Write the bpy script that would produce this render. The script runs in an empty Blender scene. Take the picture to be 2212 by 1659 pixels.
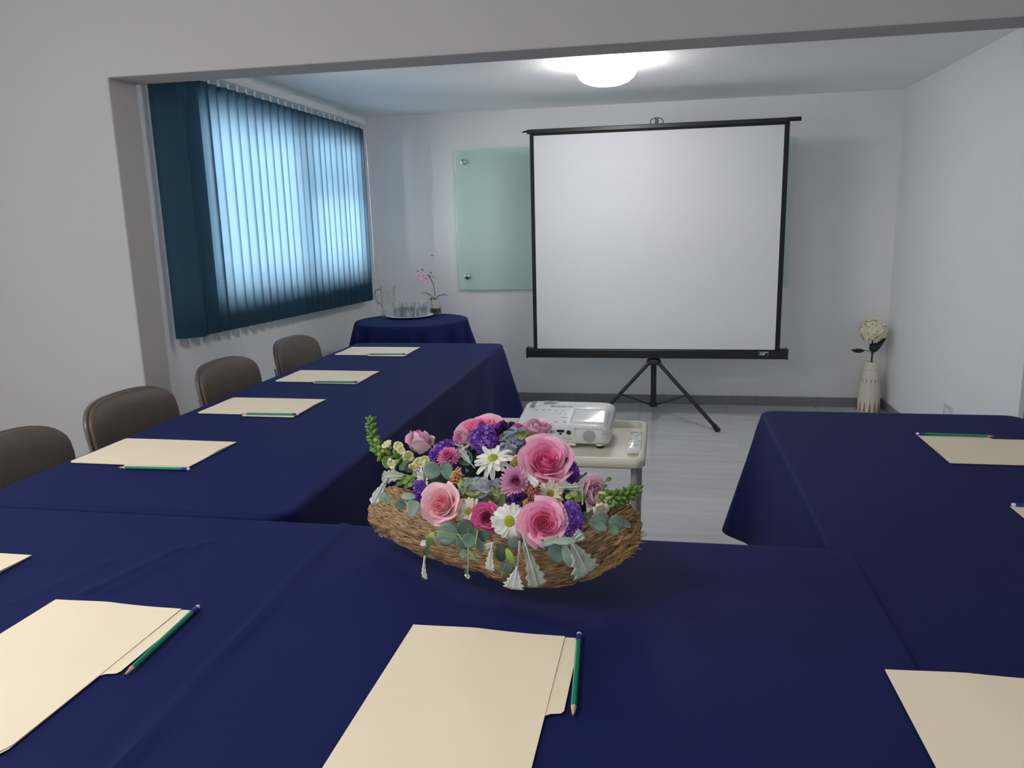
import bpy, bmesh, math, random
from mathutils import Vector, Matrix, Euler, noise
random.seed(7)
PI = math.pi
sc = bpy.context.scene
C = sc.collection
# ------------------------------------------------------------------ camera
RIGHT = Vector((0.98238, 0.185263, -0.024623)); UP = Vector((-0.013976, 0.204204, 0.978828)); FWD = Vector((-0.186369, 0.961238, -0.203196))
FPX = 1689.06; CAMZ = 1.35; CAM = Vector((0, 0, CAMZ))
cd = bpy.data.cameras.new('camera'); cam = bpy.data.objects.new('camera', cd); C.objects.link(cam)
cd.sensor_width = 36; cd.lens = FPX / 2212 * 36; cd.clip_start = 0.02
cam.matrix_world = Matrix(((RIGHT.x, UP.x, -FWD.x, 0), (RIGHT.y, UP.y, -FWD.y, 0), (RIGHT.z, UP.z, -FWD.z, CAMZ), (0, 0, 0, 1)))
sc.camera = cam
sc.view_settings.view_transform = 'Standard'; sc.view_settings.look = 'None'; sc.view_settings.gamma = 1
sc.view_settings.use_curve_mapping = False
sc.view_settings.exposure = 0.24
sc.cycles.max_bounces = 14; sc.cycles.diffuse_bounces = 5; sc.cycles.glossy_bounces = 8; sc.cycles.transmission_bounces = 12
sc.cycles.transparent_max_bounces = 40; sc.cycles.caustics_refractive = False; sc.cycles.caustics_reflective = False
sc.cycles.sample_clamp_indirect = 4
w = bpy.data.worlds.new('sky'); sc.world = w; w.use_nodes = True
w.node_tree.nodes['Background'].inputs[0].default_value = (0.75, 0.87, 1.0, 1); w.node_tree.nodes['Background'].inputs[1].default_value = 1.0

def area(name, loc, d, sx, sy, power, col):
    l = bpy.data.lights.new(name, 'AREA'); l.shape = 'RECTANGLE'; l.size = sx; l.size_y = sy; l.energy = power; l.color = col
    o = bpy.data.objects.new(name, l); C.objects.link(o); o.location = loc
    o.rotation_euler = Vector(d).to_track_quat('-Z', 'Y').to_euler(); return o
area('daylight_side_window', (-2.62, 4.5, 1.5), (1, 0, 0), 2.6, 1.5, 345, (1.0, 0.965, 0.95))
area('daylight_near_window', (-3.34, 0.55, 1.5), (1, 0.1, -0.1), 1.5, 1.3, 26, (0.93, 0.96, 1.0))
area('daylight_rear_window', (0.4, -2.05, 1.5), (0, 1, -0.05), 2.6, 1.5, 8, (1.0, 0.98, 0.95))
LAMP_POWER = 32.0
NEAR_LAMP = 49.0

# ------------------------------------------------------------------ helpers
def at(px, py, Y):                      # the point of depth Y that the photograph shows at a pixel
    d = RIGHT * ((px - 1106) / FPX) + UP * ((829.5 - py) / FPX) + FWD
    return CAM + d * (Y / d.y)
def onz(px, py, z):
    d = RIGHT * ((px - 1106) / FPX) + UP * ((829.5 - py) / FPX) + FWD
    return CAM + d * ((z - CAMZ) / d.z)

class MB:
    def __init__(s): s.v = []; s.f = []; s.m = []
    def add(s, vs, fs, mi=0, M=None):
        b = len(s.v)
        s.v += [(M @ Vector(p))[:] if M else tuple(p) for p in vs]
        s.f += [tuple(i + b for i in f) for f in fs]; s.m += [mi] * len(fs); return s
    def box(s, a, b, mi=0, M=None):
        (x0, y0, z0), (x1, y1, z1) = a, b
        return s.add([(x0,y0,z0),(x1,y0,z0),(x1,y1,z0),(x0,y1,z0),(x0,y0,z1),(x1,y0,z1),(x1,y1,z1),(x0,y1,z1)],
                     [(0,3,2,1),(4,5,6,7),(0,1,5,4),(1,2,6,5),(2,3,7,6),(3,0,4,7)], mi, M)
    def lathe(s, prof, n=24, mi=0, M=None, wob=None):
        vs = []; fs = []
        for (r, z) in prof:
            for k in range(n):
                a = 2*PI*k/n; q = r if wob is None else r*wob(a, z)
                vs.append((q*math.cos(a), q*math.sin(a), z))
        for i in range(len(prof)-1):
            for k in range(n):
                fs.append((i*n+k, i*n+(k+1) % n, (i+1)*n+(k+1) % n, (i+1)*n+k))
        if prof[0][0] > 1e-6: fs.append(tuple(range(n))[::-1])
        if prof[-1][0] > 1e-6: fs.append(tuple(range((len(prof)-1)*n, len(prof)*n)))
        return s.add(vs, fs, mi, M)
    def tube(s, pts, r, n=8, mi=0, M=None, closed=False):
        pts = [Vector(p) for p in pts]; vs = []; fs = []; N = len(pts)
        up = None
        for i, p in enumerate(pts):
            if closed: t = (pts[(i+1) % N] - pts[i-1]).normalized()
            else: t = (pts[min(i+1, N-1)] - pts[max(i-1, 0)]).normalized()
            if up is None: up = Vector((0,0,1)) if abs(t.z) < .9 else Vector((1,0,0))
            a = t.cross(up).normalized(); up = a.cross(t).normalized()
            rr = r[i] if isinstance(r, (list, tuple)) else r
            for k in range(n):
                q = 2*PI*k/n; vs.append((p + a*rr*math.cos(q) + up*rr*math.sin(q))[:])
        for i in range(N if closed else N-1):
            j = (i+1) % N
            for k in range(n): fs.append((i*n+k, i*n+(k+1) % n, j*n+(k+1) % n, j*n+k))
        if not closed: fs += [tuple(range(n))[::-1], tuple(range((N-1)*n, N*n))]
        return s.add(vs, fs, mi, M)
    def ell(s, c, rad, n=8, m=5, mi=0, M=None):
        vs = [(c[0], c[1], c[2]-rad[2])]; fs = []
        for i in range(1, m):
            t = -PI/2 + PI*i/m
            for k in range(n):
                a = 2*PI*k/n; vs.append((c[0]+rad[0]*math.cos(t)*math.cos(a), c[1]+rad[1]*math.cos(t)*math.sin(a), c[2]+rad[2]*math.sin(t)))
        vs.append((c[0], c[1], c[2]+rad[2])); L = len(vs)-1
        for k in range(n):
            fs.append((0, 1+(k+1) % n, 1+k)); fs.append((L, L-n+k, L-n+(k+1) % n))
            for i in range(m-2): fs.append((1+i*n+k, 1+i*n+(k+1) % n, 1+(i+1)*n+(k+1) % n, 1+(i+1)*n+k))
        return s.add(vs, fs, mi, M)
    def grid(s, fn, nu, nv, mi=0, M=None):
        vs = [fn(i/nu, j/nv) for j in range(nv+1) for i in range(nu+1)]
        fs = [(j*(nu+1)+i, j*(nu+1)+i+1, (j+1)*(nu+1)+i+1, (j+1)*(nu+1)+i) for j in range(nv) for i in range(nu)]
        return s.add(vs, fs, mi, M)
    def prism(s, out, z0, z1, mi=0, M=None):
        n = len(out)
        return s.add([(x,y,z0) for x, y in out]+[(x,y,z1) for x, y in out],
                     [tuple(range(n))[::-1], tuple(range(n, 2*n))]+[(k,(k+1) % n, n+(k+1) % n, n+k) for k in range(n)], mi, M)
    def mesh(s, name, mats, smooth=False, fix=True):
        me = bpy.data.meshes.new(name); me.from_pydata(s.v, [], s.f)
        for m in (mats if isinstance(mats, (list, tuple)) else [mats]): me.materials.append(m)
        me.polygons.foreach_set('material_index', s.m)
        if fix:
            bm = bmesh.new(); bm.from_mesh(me); bmesh.ops.recalc_face_normals(bm, faces=bm.faces); bm.to_mesh(me); bm.free()
        if smooth:
            me.polygons.foreach_set('use_smooth', [True]*len(me.polygons))
            if smooth != 'all':
                try: me.set_sharp_from_angle(angle=math.radians(smooth if smooth is not True else 40))
                except Exception: pass
        me.update(); return me
    def build(s, name, mats, parent=None, smooth=False, bevel=0, fix=True):
        return link(name, s.mesh(name, mats, smooth, fix), parent, bevel)
def link(name, me, parent=None, bevel=0, M=None):
    o = bpy.data.objects.new(name, me); C.objects.link(o)
    if parent: o.parent = parent
    if M is not None: o.matrix_local = M
    if bevel:
        b = o.modifiers.new('bevel', 'BEVEL'); b.width = bevel; b.segments = 2; b.limit_method = 'ANGLE'; b.angle_limit = math.radians(40)
    return o
def tag(o, label=None, cat=None, group=None, kind=None):
    if label: o['label'] = label
    if cat: o['category'] = cat
    if group: o['group'] = group
    if kind: o['kind'] = kind
    return o
def empty(name, loc, label, cat, group=None, rz=0):
    o = bpy.data.objects.new(name, None); C.objects.link(o); o.location = loc; o.rotation_euler = (0, 0, rz); o.empty_display_size = .05
    return tag(o, label, cat, group)
def struct(o): o['kind'] = 'structure'; return o
def copy_tree(o, parent=None):
    c = o.copy(); C.objects.link(c)
    if parent: c.parent = parent
    for ch in [x for x in o.children]: copy_tree(ch, c)
    return c
def rrect(x0, y0, x1, y1, r, n=5):
    out = []
    for (cx, cy, a0) in ((x1-r, y0+r, -PI/2), (x1-r, y1-r, 0), (x0+r, y1-r, PI/2), (x0+r, y0+r, PI)):
        for k in range(n+1):
            a = a0 + PI/2*k/n; out.append((cx+r*math.cos(a), cy+r*math.sin(a)))
    return out
def frame_to(P, n, spin=0):              # matrix with its z axis along n
    n = Vector(n).normalized(); q = n.to_track_quat('Z', 'Y')
    return Matrix.Translation(P) @ q.to_matrix().to_4x4() @ Matrix.Rotation(spin, 4, 'Z')

# ------------------------------------------------------------------ materials
def mat(name, col, rough=.6, var=.06, scale=20, bump=0, bscale=60, metal=0, spec=.5, sheen=0, transl=0, coat=0, trans=0, alpha=1, stretch=None, col2=None, emit=0, sub=0):
    m = bpy.data.materials.new(name); m.use_nodes = True; nt = m.node_tree; N = nt.nodes; L = nt.links
    p = N['Principled BSDF']; p.inputs['Roughness'].default_value = rough; p.inputs['Metallic'].default_value = metal
    p.inputs['Specular IOR Level'].default_value = spec; p.inputs['Sheen Weight'].default_value = sheen; p.inputs['Coat Weight'].default_value = coat
    p.inputs['Transmission Weight'].default_value = trans; p.inputs['Alpha'].default_value = alpha
    tc = N.new('ShaderNodeTexCoord'); mp = N.new('ShaderNodeMapping'); L.new(tc.outputs['Object'], mp.inputs[0])
    if stretch: mp.inputs['Scale'].default_value = stretch
    nz = N.new('ShaderNodeTexNoise'); nz.inputs['Scale'].default_value = scale; nz.inputs['Detail'].default_value = 4; L.new(mp.outputs[0], nz.inputs[0])
    mx = N.new('ShaderNodeMix'); mx.data_type = 'RGBA'; L.new(nz.outputs[0], mx.inputs[0])
    c = Vector(col)
    if col2 is None: a = c*(1-var); b = c*(1+var)
    else: a = c; b = Vector(col2)
    mx.inputs[6].default_value = (*[max(0, min(1, x)) for x in a], 1); mx.inputs[7].default_value = (*[max(0, min(1, x)) for x in b], 1)
    if col2 is not None:
        rmp = N.new('ShaderNodeValToRGB'); rmp.color_ramp.elements[0].position = .35; rmp.color_ramp.elements[1].position = .65
        L.new(nz.outputs[0], rmp.inputs[0]); L.new(rmp.outputs[0], mx.inputs[0])
    L.new(mx.outputs[2], p.inputs['Base Color'])
    if bump:
        n2 = N.new('ShaderNodeTexNoise'); n2.inputs['Scale'].default_value = bscale; n2.inputs['Detail'].default_value = 3; L.new(mp.outputs[0], n2.inputs[0])
        bp = N.new('ShaderNodeBump'); bp.inputs['Strength'].default_value = bump; bp.inputs['Distance'].default_value = .002; L.new(n2.outputs[0], bp.inputs['Height']); L.new(bp.outputs[0], p.inputs['Normal'])
    if transl:
        t = N.new('ShaderNodeBsdfTranslucent'); L.new(mx.outputs[2], t.inputs[0]); ms = N.new('ShaderNodeMixShader'); ms.inputs[0].default_value = transl
        L.new(p.outputs[0], ms.inputs[1]); L.new(t.outputs[0], ms.inputs[2]); L.new(ms.outputs[0], N['Material Output'].inputs[0])
    if emit:
        L.new(mx.outputs[2], p.inputs['Emission Color']); p.inputs['Emission Strength'].default_value = emit
    return m
M = {}
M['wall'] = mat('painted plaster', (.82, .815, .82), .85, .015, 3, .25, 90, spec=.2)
M['wallnear'] = mat('grey painted plaster', (.48, .462, .452), .85, .015, 3, .25, 90, spec=.2)  # same wall paint, darkened and warmed to stand for the weaker light there
M['ceil'] = mat('textured ceiling', (.95, .945, .945), .9, .02, 60, .9, 160, spec=.2)
M['tile'] = mat('grey porcelain tile', (.52, .515, .52), .14, .3, 3.0, .02, 40, stretch=(.5, 5, 1), col2=(.59, .585, .59))
M['grout'] = mat('grout', (.62, .62, .62), .8)
M['base'] = mat('grey baseboard tile', (.23, .22, .23), .3, .25, 4, stretch=(6, 1, 1))
M['blue'] = None
def cloth_mat():
    m = mat('navy tablecloth fabric', (.0058, .0105, .074), .7, .10, 9, .35, 900, spec=.12, sheen=.05)
    p = m.node_tree.nodes['Principled BSDF']; p.inputs['Sheen Roughness'].default_value = .45; p.inputs['Sheen Tint'].default_value = (.25, .33, .85, 1); return m
M['blue'] = cloth_mat()
M['manila'] = mat('manila card', (.92, .80, .60), .6, .03, 7, .05, 300, spec=.3)
M['manila_in'] = mat('manila inner leaf', (.76, .62, .38), .6, .03, 7)
M['green'] = mat('green pencil lacquer', (.0, .22, .125), .3, .04)
M['ferrule'] = mat('blue ferrule', (.02, .015, .22), .35, .04)
M['rubber'] = mat('white eraser', (.75, .72, .72), .7)
M['wood'] = mat('sharpened wood', (.62, .36, .22), .6, .1, 80)
M['lead'] = mat('graphite', (.03, .03, .035), .4)
M['black'] = mat('black metal', (.008, .008, .011), .38, .1)
M['blackfab'] = mat('black masking', (.006, .006, .009), .8)
M['screen'] = mat('matte white screen', (.69, .69, .72), .8, .012, 4, .1, 700, spec=.2)
M['rubber_black'] = mat('black rubber', (.01, .01, .012), .7)
M['steel'] = mat('brushed steel', (.55, .55, .56), .25, .05, metal=1)
M['chairfab'] = mat('brown vinyl', (.105, .082, .067), .5, .1, 40, .3, 250)
M['chairmet'] = mat('brown painted steel', (.10, .082, .07), .3, .08, coat=.3)
M['white'] = mat('white plastic', (.72, .73, .74), .22, .015, 20, coat=.35)
M['whitegl'] = mat('glossy white lid', (.74, .75, .75), .06, .01, coat=.6)
M['grey'] = mat('grey plastic', (.30, .31, .33), .4)
M['print'] = mat('grey print', (.22, .23, .25), .6)
M['vga'] = mat('blue port', (.02, .05, .35), .4)
M['cream'] = mat('cream plastic tray', (.70, .68, .56), .38, .02, 10, .05, 200)
M['leg'] = mat('grey tube', (.34, .34, .32), .35, .06)
M['slat'] = mat('blue blind fabric', (.05, .135, .20), .8, .05, 14, .25, 500, spec=.15, transl=.5)
M['slat'].node_tree.nodes['Translucent BSDF'].inputs[0].default_value = (.43, .555, .66, 1)
for l_ in list(M['slat'].node_tree.links):
    if l_.to_node.type == 'BSDF_TRANSLUCENT': M['slat'].node_tree.links.remove(l_)
M['rail'] = mat('white aluminium', (.76, .76, .76), .4)
M['pvc'] = mat('white window frame', (.6, .6, .6), .4)
M['doorgrey'] = mat('grey door paint', (.25, .26, .29), .5)
M['table'] = mat('grey table laminate', (.42, .42, .40), .5)
M['vase'] = mat('cream ceramic', (.72, .68, .60), .4, .05, 12, .3, 60)
M['gold'] = mat('ochre glaze', (.30, .20, .05), .45)
M['petalw'] = mat('cream hydrangea', (.88, .86, .64), .7, .12, 40, transl=.2)
M['darkleaf'] = mat('dark artificial leaf', (.012, .025, .018), .5, .2)
def glassmat(name, col=(1, 1, 1), rough=0.0):
    m = bpy.data.materials.new(name); m.use_nodes = True; p = m.node_tree.nodes['Principled BSDF']
    p.inputs['Base Color'].default_value = (*col, 1); p.inputs['Transmission Weight'].default_value = 1; p.inputs['Roughness'].default_value = rough; p.inputs['IOR'].default_value = 1.45
    return m
def thinglass(name, tint, edge):
    m = bpy.data.materials.new(name); m.use_nodes = True; nt = m.node_tree; N = nt.nodes
    t = N.new('ShaderNodeBsdfTransparent'); t.inputs[0].default_value = (*tint, 1); g = N.new('ShaderNodeBsdfGlossy'); g.inputs['Roughness'].default_value = .03; g.inputs[0].default_value = (*edge, 1)
    f = N.new('ShaderNodeLayerWeight'); f.inputs[0].default_value = .28; x = N.new('ShaderNodeMixShader')
    pw_ = N.new('ShaderNodeMath'); pw_.operation = 'POWER'; pw_.inputs[1].default_value = 2.5; ml = N.new('ShaderNodeMath'); ml.operation = 'MULTIPLY_ADD'; ml.inputs[1].default_value = .8; ml.inputs[2].default_value = .05
    nt.links.new(f.outputs['Facing'], pw_.inputs[0]); nt.links.new(pw_.outputs[0], ml.inputs[0]); nt.links.new(ml.outputs[0], x.inputs[0]); nt.links.new(t.outputs[0], x.inputs[1]); nt.links.new(g.outputs[0], x.inputs[2]); nt.links.new(x.outputs[0], N['Material Output'].inputs[0]); return m
M['glass'] = thinglass('clear glass', (.985, .992, .99), (.78, .82, .83))
M['cut'] = mat('cut glass base', (.42, .52, .60), .05, .05, 90, trans=.55, coat=.6, stretch=(1, 1, .25), col2=(.97, .99, 1.0))  # light and dark streaks in the colour imitate glints of the cut facets
M['solid'] = thinglass('solid glass', (.80, .83, .82), (.9, .95, .95))
M['plate'] = mat('pressed ribbed glass', (.80, .87, .95), .15, .08, 60, trans=.1, coat=.6)
def panemat():
    m = bpy.data.materials.new('window pane'); m.use_nodes = True; nt = m.node_tree; N = nt.nodes
    t = N.new('ShaderNodeBsdfTransparent'); t.inputs[0].default_value = (.93, .96, .95, 1); g = N.new('ShaderNodeBsdfGlossy'); g.inputs['Roughness'].default_value = .02
    f = N.new('ShaderNodeFresnel'); f.inputs[0].default_value = 1.45; x = N.new('ShaderNodeMixShader')
    nt.links.new(f.outputs[0], x.inputs[0]); nt.links.new(t.outputs[0], x.inputs[1]); nt.links.new(g.outputs[0], x.inputs[2]); nt.links.new(x.outputs[0], N['Material Output'].inputs[0]); return m
M['pane'] = panemat()
def boardmat():
    m = mat('frosted green glass', (.78, .92, .88), .12, .03, 2, coat=.5)
    nt = m.node_tree; N = nt.nodes; p = N['Principled BSDF']
    t = N.new('ShaderNodeBsdfTransparent'); t.inputs[0].default_value = (.82, .94, .90, 1); x = N.new('ShaderNodeMixShader'); x.inputs[0].default_value = .42
    nt.links.new(p.outputs[0], x.inputs[1]); nt.links.new(t.outputs[0], x.inputs[2]); nt.links.new(x.outputs[0], N['Material Output'].inputs[0]); return m
M['board'] = boardmat()

# ------------------------------------------------------------------ room shell
XL, XR, YB, ZC = -2.20, 1.545, 5.782, 2.135
BY0, BY1, BZ, PX = 2.90, 3.075, 1.942, -2.146
b = MB().box((XL-.2, YB, 0), (XR+.2, YB+.15, 2.6)); struct(b.build('wall_back', M['wall']))
WY0, WY1, WZ0, WZ1 = 3.50, 5.52, 1.0, 1.95
b = MB().box((XL-.18, BY1, 0), (XL, WY0, 2.6)).box((XL-.18, WY1, 0), (XL, YB, 2.6)).box((XL-.18, WY0, 0), (XL, WY1, WZ0)).box((XL-.18, WY0, WZ1), (XL, WY1, 2.6))
struct(b.build('wall_left', M['wall']))
DY0, DY1 = 3.075, 3.683
b = MB().box((XR, DY1, 0), (XR+.15, YB, 2.6)).box((XR, BY1, 2.05), (XR+.15, DY1, 2.6)).box((XR+.135, BY1, 0), (XR+.15, DY1, 2.05)); struct(b.build('wall_right', M['wall']))
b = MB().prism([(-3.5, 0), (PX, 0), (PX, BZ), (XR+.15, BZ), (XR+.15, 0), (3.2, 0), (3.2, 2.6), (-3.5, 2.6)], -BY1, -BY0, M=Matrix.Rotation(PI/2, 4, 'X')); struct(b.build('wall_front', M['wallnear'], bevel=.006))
b = MB().box((XL-.2, BY1, ZC), (XR+.2, YB+.1, ZC+.12)); b.v = [(x, y, z) for x, y, z in b.v]; struct(b.build('ceiling', M['ceil']))
b = MB().box((-3.6, -2.2, 2.45), (3.3, BY0, 2.6)); struct(b.build('ceiling', M['ceil']))
# near room: walls behind and beside the camera, with the openings its daylight comes through
b = MB().box((-3.6, -.3, 0), (-3.45, BY0, .85)).box((-3.6, -.3, 2.15), (-3.45, BY0, 2.6)).box((-3.6, 1.35, .85), (-3.45, BY0, 2.15)).box((-3.6, -2.2, 0), (-3.45, -.3, 2.6)); struct(b.build('wall_left', M['wall']))
b = MB().box((3.2, -2.2, 0), (3.35, BY0, 2.6)); struct(b.build('wall_right', M['wall']))
b = MB().box((-3.6, -2.35, 0), (3.3, -2.2, .75)).box((-3.6, -2.35, 2.25), (3.3, -2.2, 2.6)).box((-3.6, -2.35, .75), (-.9, -2.2, 2.25)).box((1.7, -2.35, .75), (3.3, -2.2, 2.25)); struct(b.build('wall_rear', M['wall']))
# floor: slab with grout, every tile a piece
fl = struct(MB().box((-3.6, -2.3, -.06), (3.3, YB+.1, -.004)).build('floor', M['grout']))
TX, TY = .612, 1.2
tme = MB().box((-TX/2+.002, -TY/2+.002, -.03), (TX/2-.002, TY/2-.002, 0)).mesh('tile', M['tile'])
for i in range(-6, 6):
    for j in range(-1, 7):
        x0 = -.136 + i*TX; y0 = 5.555 + TY/2 - j*TY
        if x0 < XL-.3 and y0 > 3.6 or x0+TX > XR+.7 and y0 > 3.6: continue
        if j == 0:
            me = MB().box((-TX/2+.002, -TY/2+.002, -.03), (TX/2-.002, -TY/2+.226, 0)).mesh('tile', M['tile'])
            if not (XL-.1 < x0+TX/2 < XR+.1): continue
            o = link('tile', me, fl)
        elif j < 0: continue
        else: o = link('tile', tme, fl)
        o.location = (x0+TX/2, y0, random.uniform(-.0004, .0004))
# baseboards, one tile piece after another
bb = struct(MB().box((XL, YB-.008, 0), (XR, YB, .062)).build('baseboard_back', M['grout']))
xs = [XL, -1.33, -.731, -.135, .465, 1.066, XR]
for a, c in zip(xs, xs[1:]): MB().box((a+.0015, YB-.014, .001), (c-.0015, YB-.006, .065)).build('tile', M['base'], bb, bevel=.001)
bb = struct(MB().box((XR-.008, DY1, 0), (XR, YB-.014, .062)).build('baseboard_right', M['grout']))
ys = [DY1, 4.0, 4.6, 5.2, YB-.015]
for a, c in zip(ys, ys[1:]): MB().box((XR-.014, a+.0015, .001), (XR-.006, c-.0015, .065)).build('tile', M['base'], bb, bevel=.001)
bb = struct(MB().box((XL, BY1, 0), (XL+.008, YB-.014, .062)).build('baseboard_left', M['grout']))
ys = [BY1, 3.4, 4.0, 4.6, 5.2, YB-.015]
for a, c in zip(ys, ys[1:]): MB().box((XL+.006, a+.0015, .001), (XL+.014, c-.0015, .065)).build('tile', M['base'], bb, bevel=.001)
# window behind the blind
wf = MB()
wx0, wx1 = XL-.13, XL-.08
for (y0, y1, z0, z1) in ((WY0, WY1, WZ0, WZ0+.05), (WY0, WY1, WZ1-.05, WZ1), (WY0, WY0+.05, WZ0, WZ1), (WY1-.05, WY1, WZ0, WZ1)): wf.box((wx0, y0, z0), (wx1, y1, z1))
win = struct(wf.build('window_1', M['pvc']))
MB().box((wx0, 4.52, WZ0+.05), (wx1, 4.60, WZ1-.05)).build('mullion', M['pvc'], win)
MB().box((wx0, 4.60, 1.62), (wx1, WY1-.05, 1.69)).build('transom', M['pvc'], win)
for (y0, y1, z0, z1) in ((WY0+.05, 4.52, WZ0+.05, WZ1-.05), (4.60, WY1-.05, WZ0+.05, 1.62), (4.60, WY1-.05, 1.69, WZ1-.05)):
    MB().box((XL-.108, y0, z0), (XL-.103, y1, z1)).build('pane', M['pane'], win)
# door at the end of the right wall
dr = struct(MB().box((XR+.06, DY0+.03, 0.005), (XR+.10, DY1-.03, 2.02)).build('door_1', M['doorgrey']))
df = MB().box((XR+.02, DY0, 0), (XR+.13, DY0+.03, 2.05)).box((XR+.02, DY1-.03, 0), (XR+.13, DY1, 2.05)).box((XR+.02, DY0, 2.02), (XR+.13, DY1, 2.05)); df.build('door_frame', M['doorgrey'], dr)
MB().tube([(XR+.06, DY0+.1, 1.0), (XR+.0, DY0+.1, 1.0), (XR+.0, DY0+.2, 1.0)], .009).build('door_handle', M['steel'], dr, smooth=True)
# wall socket, nail
o = tag(MB().box((XR-.009, 4.44, .235), (XR, 4.56, .315)).build('wall_socket', M['white'], bevel=.003), 'white wall socket plate low on the right wall behind the tablecloth', 'socket')
MB().box((XR-.0105, 4.47, .255), (XR-.0085, 4.53, .295)).build('socket_insert', M['rail'], o)
o = tag(MB().tube([(-1.708, YB+.01, 1.111), (-1.708, YB-.012, 1.113), (-1.716, YB-.014, 1.116)], .003).build('wall_nail', M['black']), 'small dark nail in the back wall above the orchid', 'nail')

# ------------------------------------------------------------------ vertical blind
bx = -2.125
bl = empty('vertical_blind', (bx, 4.37, 2.06), 'blue vertical slat blind hanging over the window on the left wall', 'blind')
def loc(o, p): return Vector(p) - p0
p0 = Vector((bx, 4.37, 2.06))
MB().box((-.02, -1.2, -.005), (.025, 1.21, .035)).build('headrail', M['rail'], bl, bevel=.004)
NS = 27
for i in range(NS):
    t = i/(NS-1); y = 3.235 + t*2.27
    top = -.035; bot = (.862-.058*t) - 2.06
    wd = .0995; ang = math.radians(23 + random.uniform(-7, 7))
    if i == 0: wd = .135; ang = math.radians(50)
    if i == 1: ang = math.radians(20)
    if i == NS-1: ang = math.radians(6); wd = .11
    def f(u, v, wd=wd):
        s = (u-.5)*wd; return (.006*math.cos((u-.5)*PI), s, bot + (top-bot)*v)
    m = MB().grid(f, 5, 6)
    s = m.build('slat', M['slat'], bl, smooth='all', fix=False); s.location = (0, y-4.37, 0); s.rotation_euler = (0, 0, -ang)
    so = s.modifiers.new('thick', 'SOLIDIFY'); so.thickness = .0008
    h = MB().box((-.004, -.006, top-.012), (.004, .006, -.004)).box((-.0015, -.016, top-.03), (.0015, .0, top-.005)).build('carrier_hook', M['rail'], s)
ch = [(.02, 1.205, -.01), (.022, 1.215, -.7), (.022, 1.215, -1.27), (.022, 1.225, -1.335), (.022, 1.245, -1.345), (.022, 1.262, -1.32), (.022, 1.265, -1.2), (.02, 1.25, -.02)]
MB().tube(ch, .0035, 5).build('cord_loop', M['rail'], bl, smooth=True)

# ------------------------------------------------------------------ ceiling lamp
lm = empty('ceiling_lamp', (-.292, 4.235, ZC), 'round white dome ceiling lamp glowing on the far ceiling', 'lamp')
MB().lathe([(.145, 0), (.145, -.012), (.143, -.02), (.13, -.02)], 48).build('base_ring', M['white'], lm, smooth=True)
dm = bpy.data.materials.new('lit diffuser'); dm.use_nodes = True; p = dm.node_tree.nodes['Principled BSDF']
p.inputs['Base Color'].default_value = (.9, .9, .9, 1); p.inputs['Emission Color'].default_value = (1, .965, .94, 1); p.inputs['Emission Strength'].default_value = LAMP_POWER
MB().lathe([(.163, -.018), (.157, -.045), (.14, -.078), (.115, -.098), (.08, -.111), (.04, -.117), (.001, -.119)], 48).build('diffuser', dm, lm, smooth='all')
# the near room's own ceiling lamp (out of the picture, overhead)
l2 = empty('ceiling_lamp', (-1.25, .45, 2.45), 'round white dome ceiling lamp overhead in the near room', 'lamp')
MB().lathe([(.175, 0), (.175, -.012), (.165, -.02), (.15, -.02)], 32).build('base_ring', M['white'], l2, smooth=True)
dm2 = dm.copy(); dm2.name = 'lit diffuser warm'; dm2.node_tree.nodes['Principled BSDF'].inputs['Emission Color'].default_value = (1, .93, .84, 1)
dm2.node_tree.nodes['Principled BSDF'].inputs['Emission Strength'].default_value = NEAR_LAMP
MB().lathe([(.163, -.018), (.157, -.045), (.14, -.078), (.115, -.098), (.08, -.111), (.04, -.117), (.001, -.119)], 32).build('diffuser', dm2, l2, smooth='all')

# ------------------------------------------------------------------ glass board
gb = empty('glass_board', (-.31, YB-.03, 1.36), 'frosted green glass writing board bolted to the back wall behind the projection screen', 'board')
MB().box((-1.19, -.004, -.505), (1.175, .004, .505)).build('glass_panel', M['board'], gb, bevel=.0015)
for sx in (-1.122, 1.122):
    for sz in (-.405, .425):
        o = MB().lathe([(.011, -.0285), (.011, .008), (.019, .008), (.021, .011), (.020, .016), (.012, .019), (.001, .0195)], 20).build('standoff', M['steel'], gb, smooth=True)
        o.location = (sx, 0, sz); o.rotation_euler = (PI/2, 0, 0)

# ------------------------------------------------------------------ projection screen on tripod
sx, sy = -.045, 5.24
ps = empty('projection_screen', (sx, sy, 0), 'black framed white pull-up projection screen on a tripod at the back wall', 'projection screen')
X = lambda v: v - sx
MB().box((X(-.826), -.036, .50), (X(.722), -.0345, 1.892)).build('screen_fabric', M['screen'], ps)
for a, c in ((-.852, -.826), (.722, .752)): MB().box((X(a), -.0362, .50), (X(c), -.0343, 1.90)).build('side_border', M['blackfab'], ps)
MB().box((X(-.852), -.0365, 1.888), (X(.752), -.034, 1.905)).build('top_border', M['blackfab'], ps)
MB().box((X(-.868), -.05, 1.9), (X(.745), -.025, 1.928)).build('top_bar', M['black'], ps, bevel=.004)
MB().tube([(X(.74), -.036, 1.918), (X(.816), -.036, 1.918)], .013, 10).build('bar_end', M['black'], ps, smooth=True)
MB().tube([(X(-.86), -.04, 1.918), (X(-.885), -.04, 1.916), (X(-.9), -.04, 1.912)], [.008, .006, .003], 8).build('end_hook', M['black'], ps, smooth=True)
prof = [(-.034, .0), (.03, .0), (.034, .012), (.034, .05), (.026, .064), (-.026, .064), (-.036, .052), (-.036, .01)]
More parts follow.
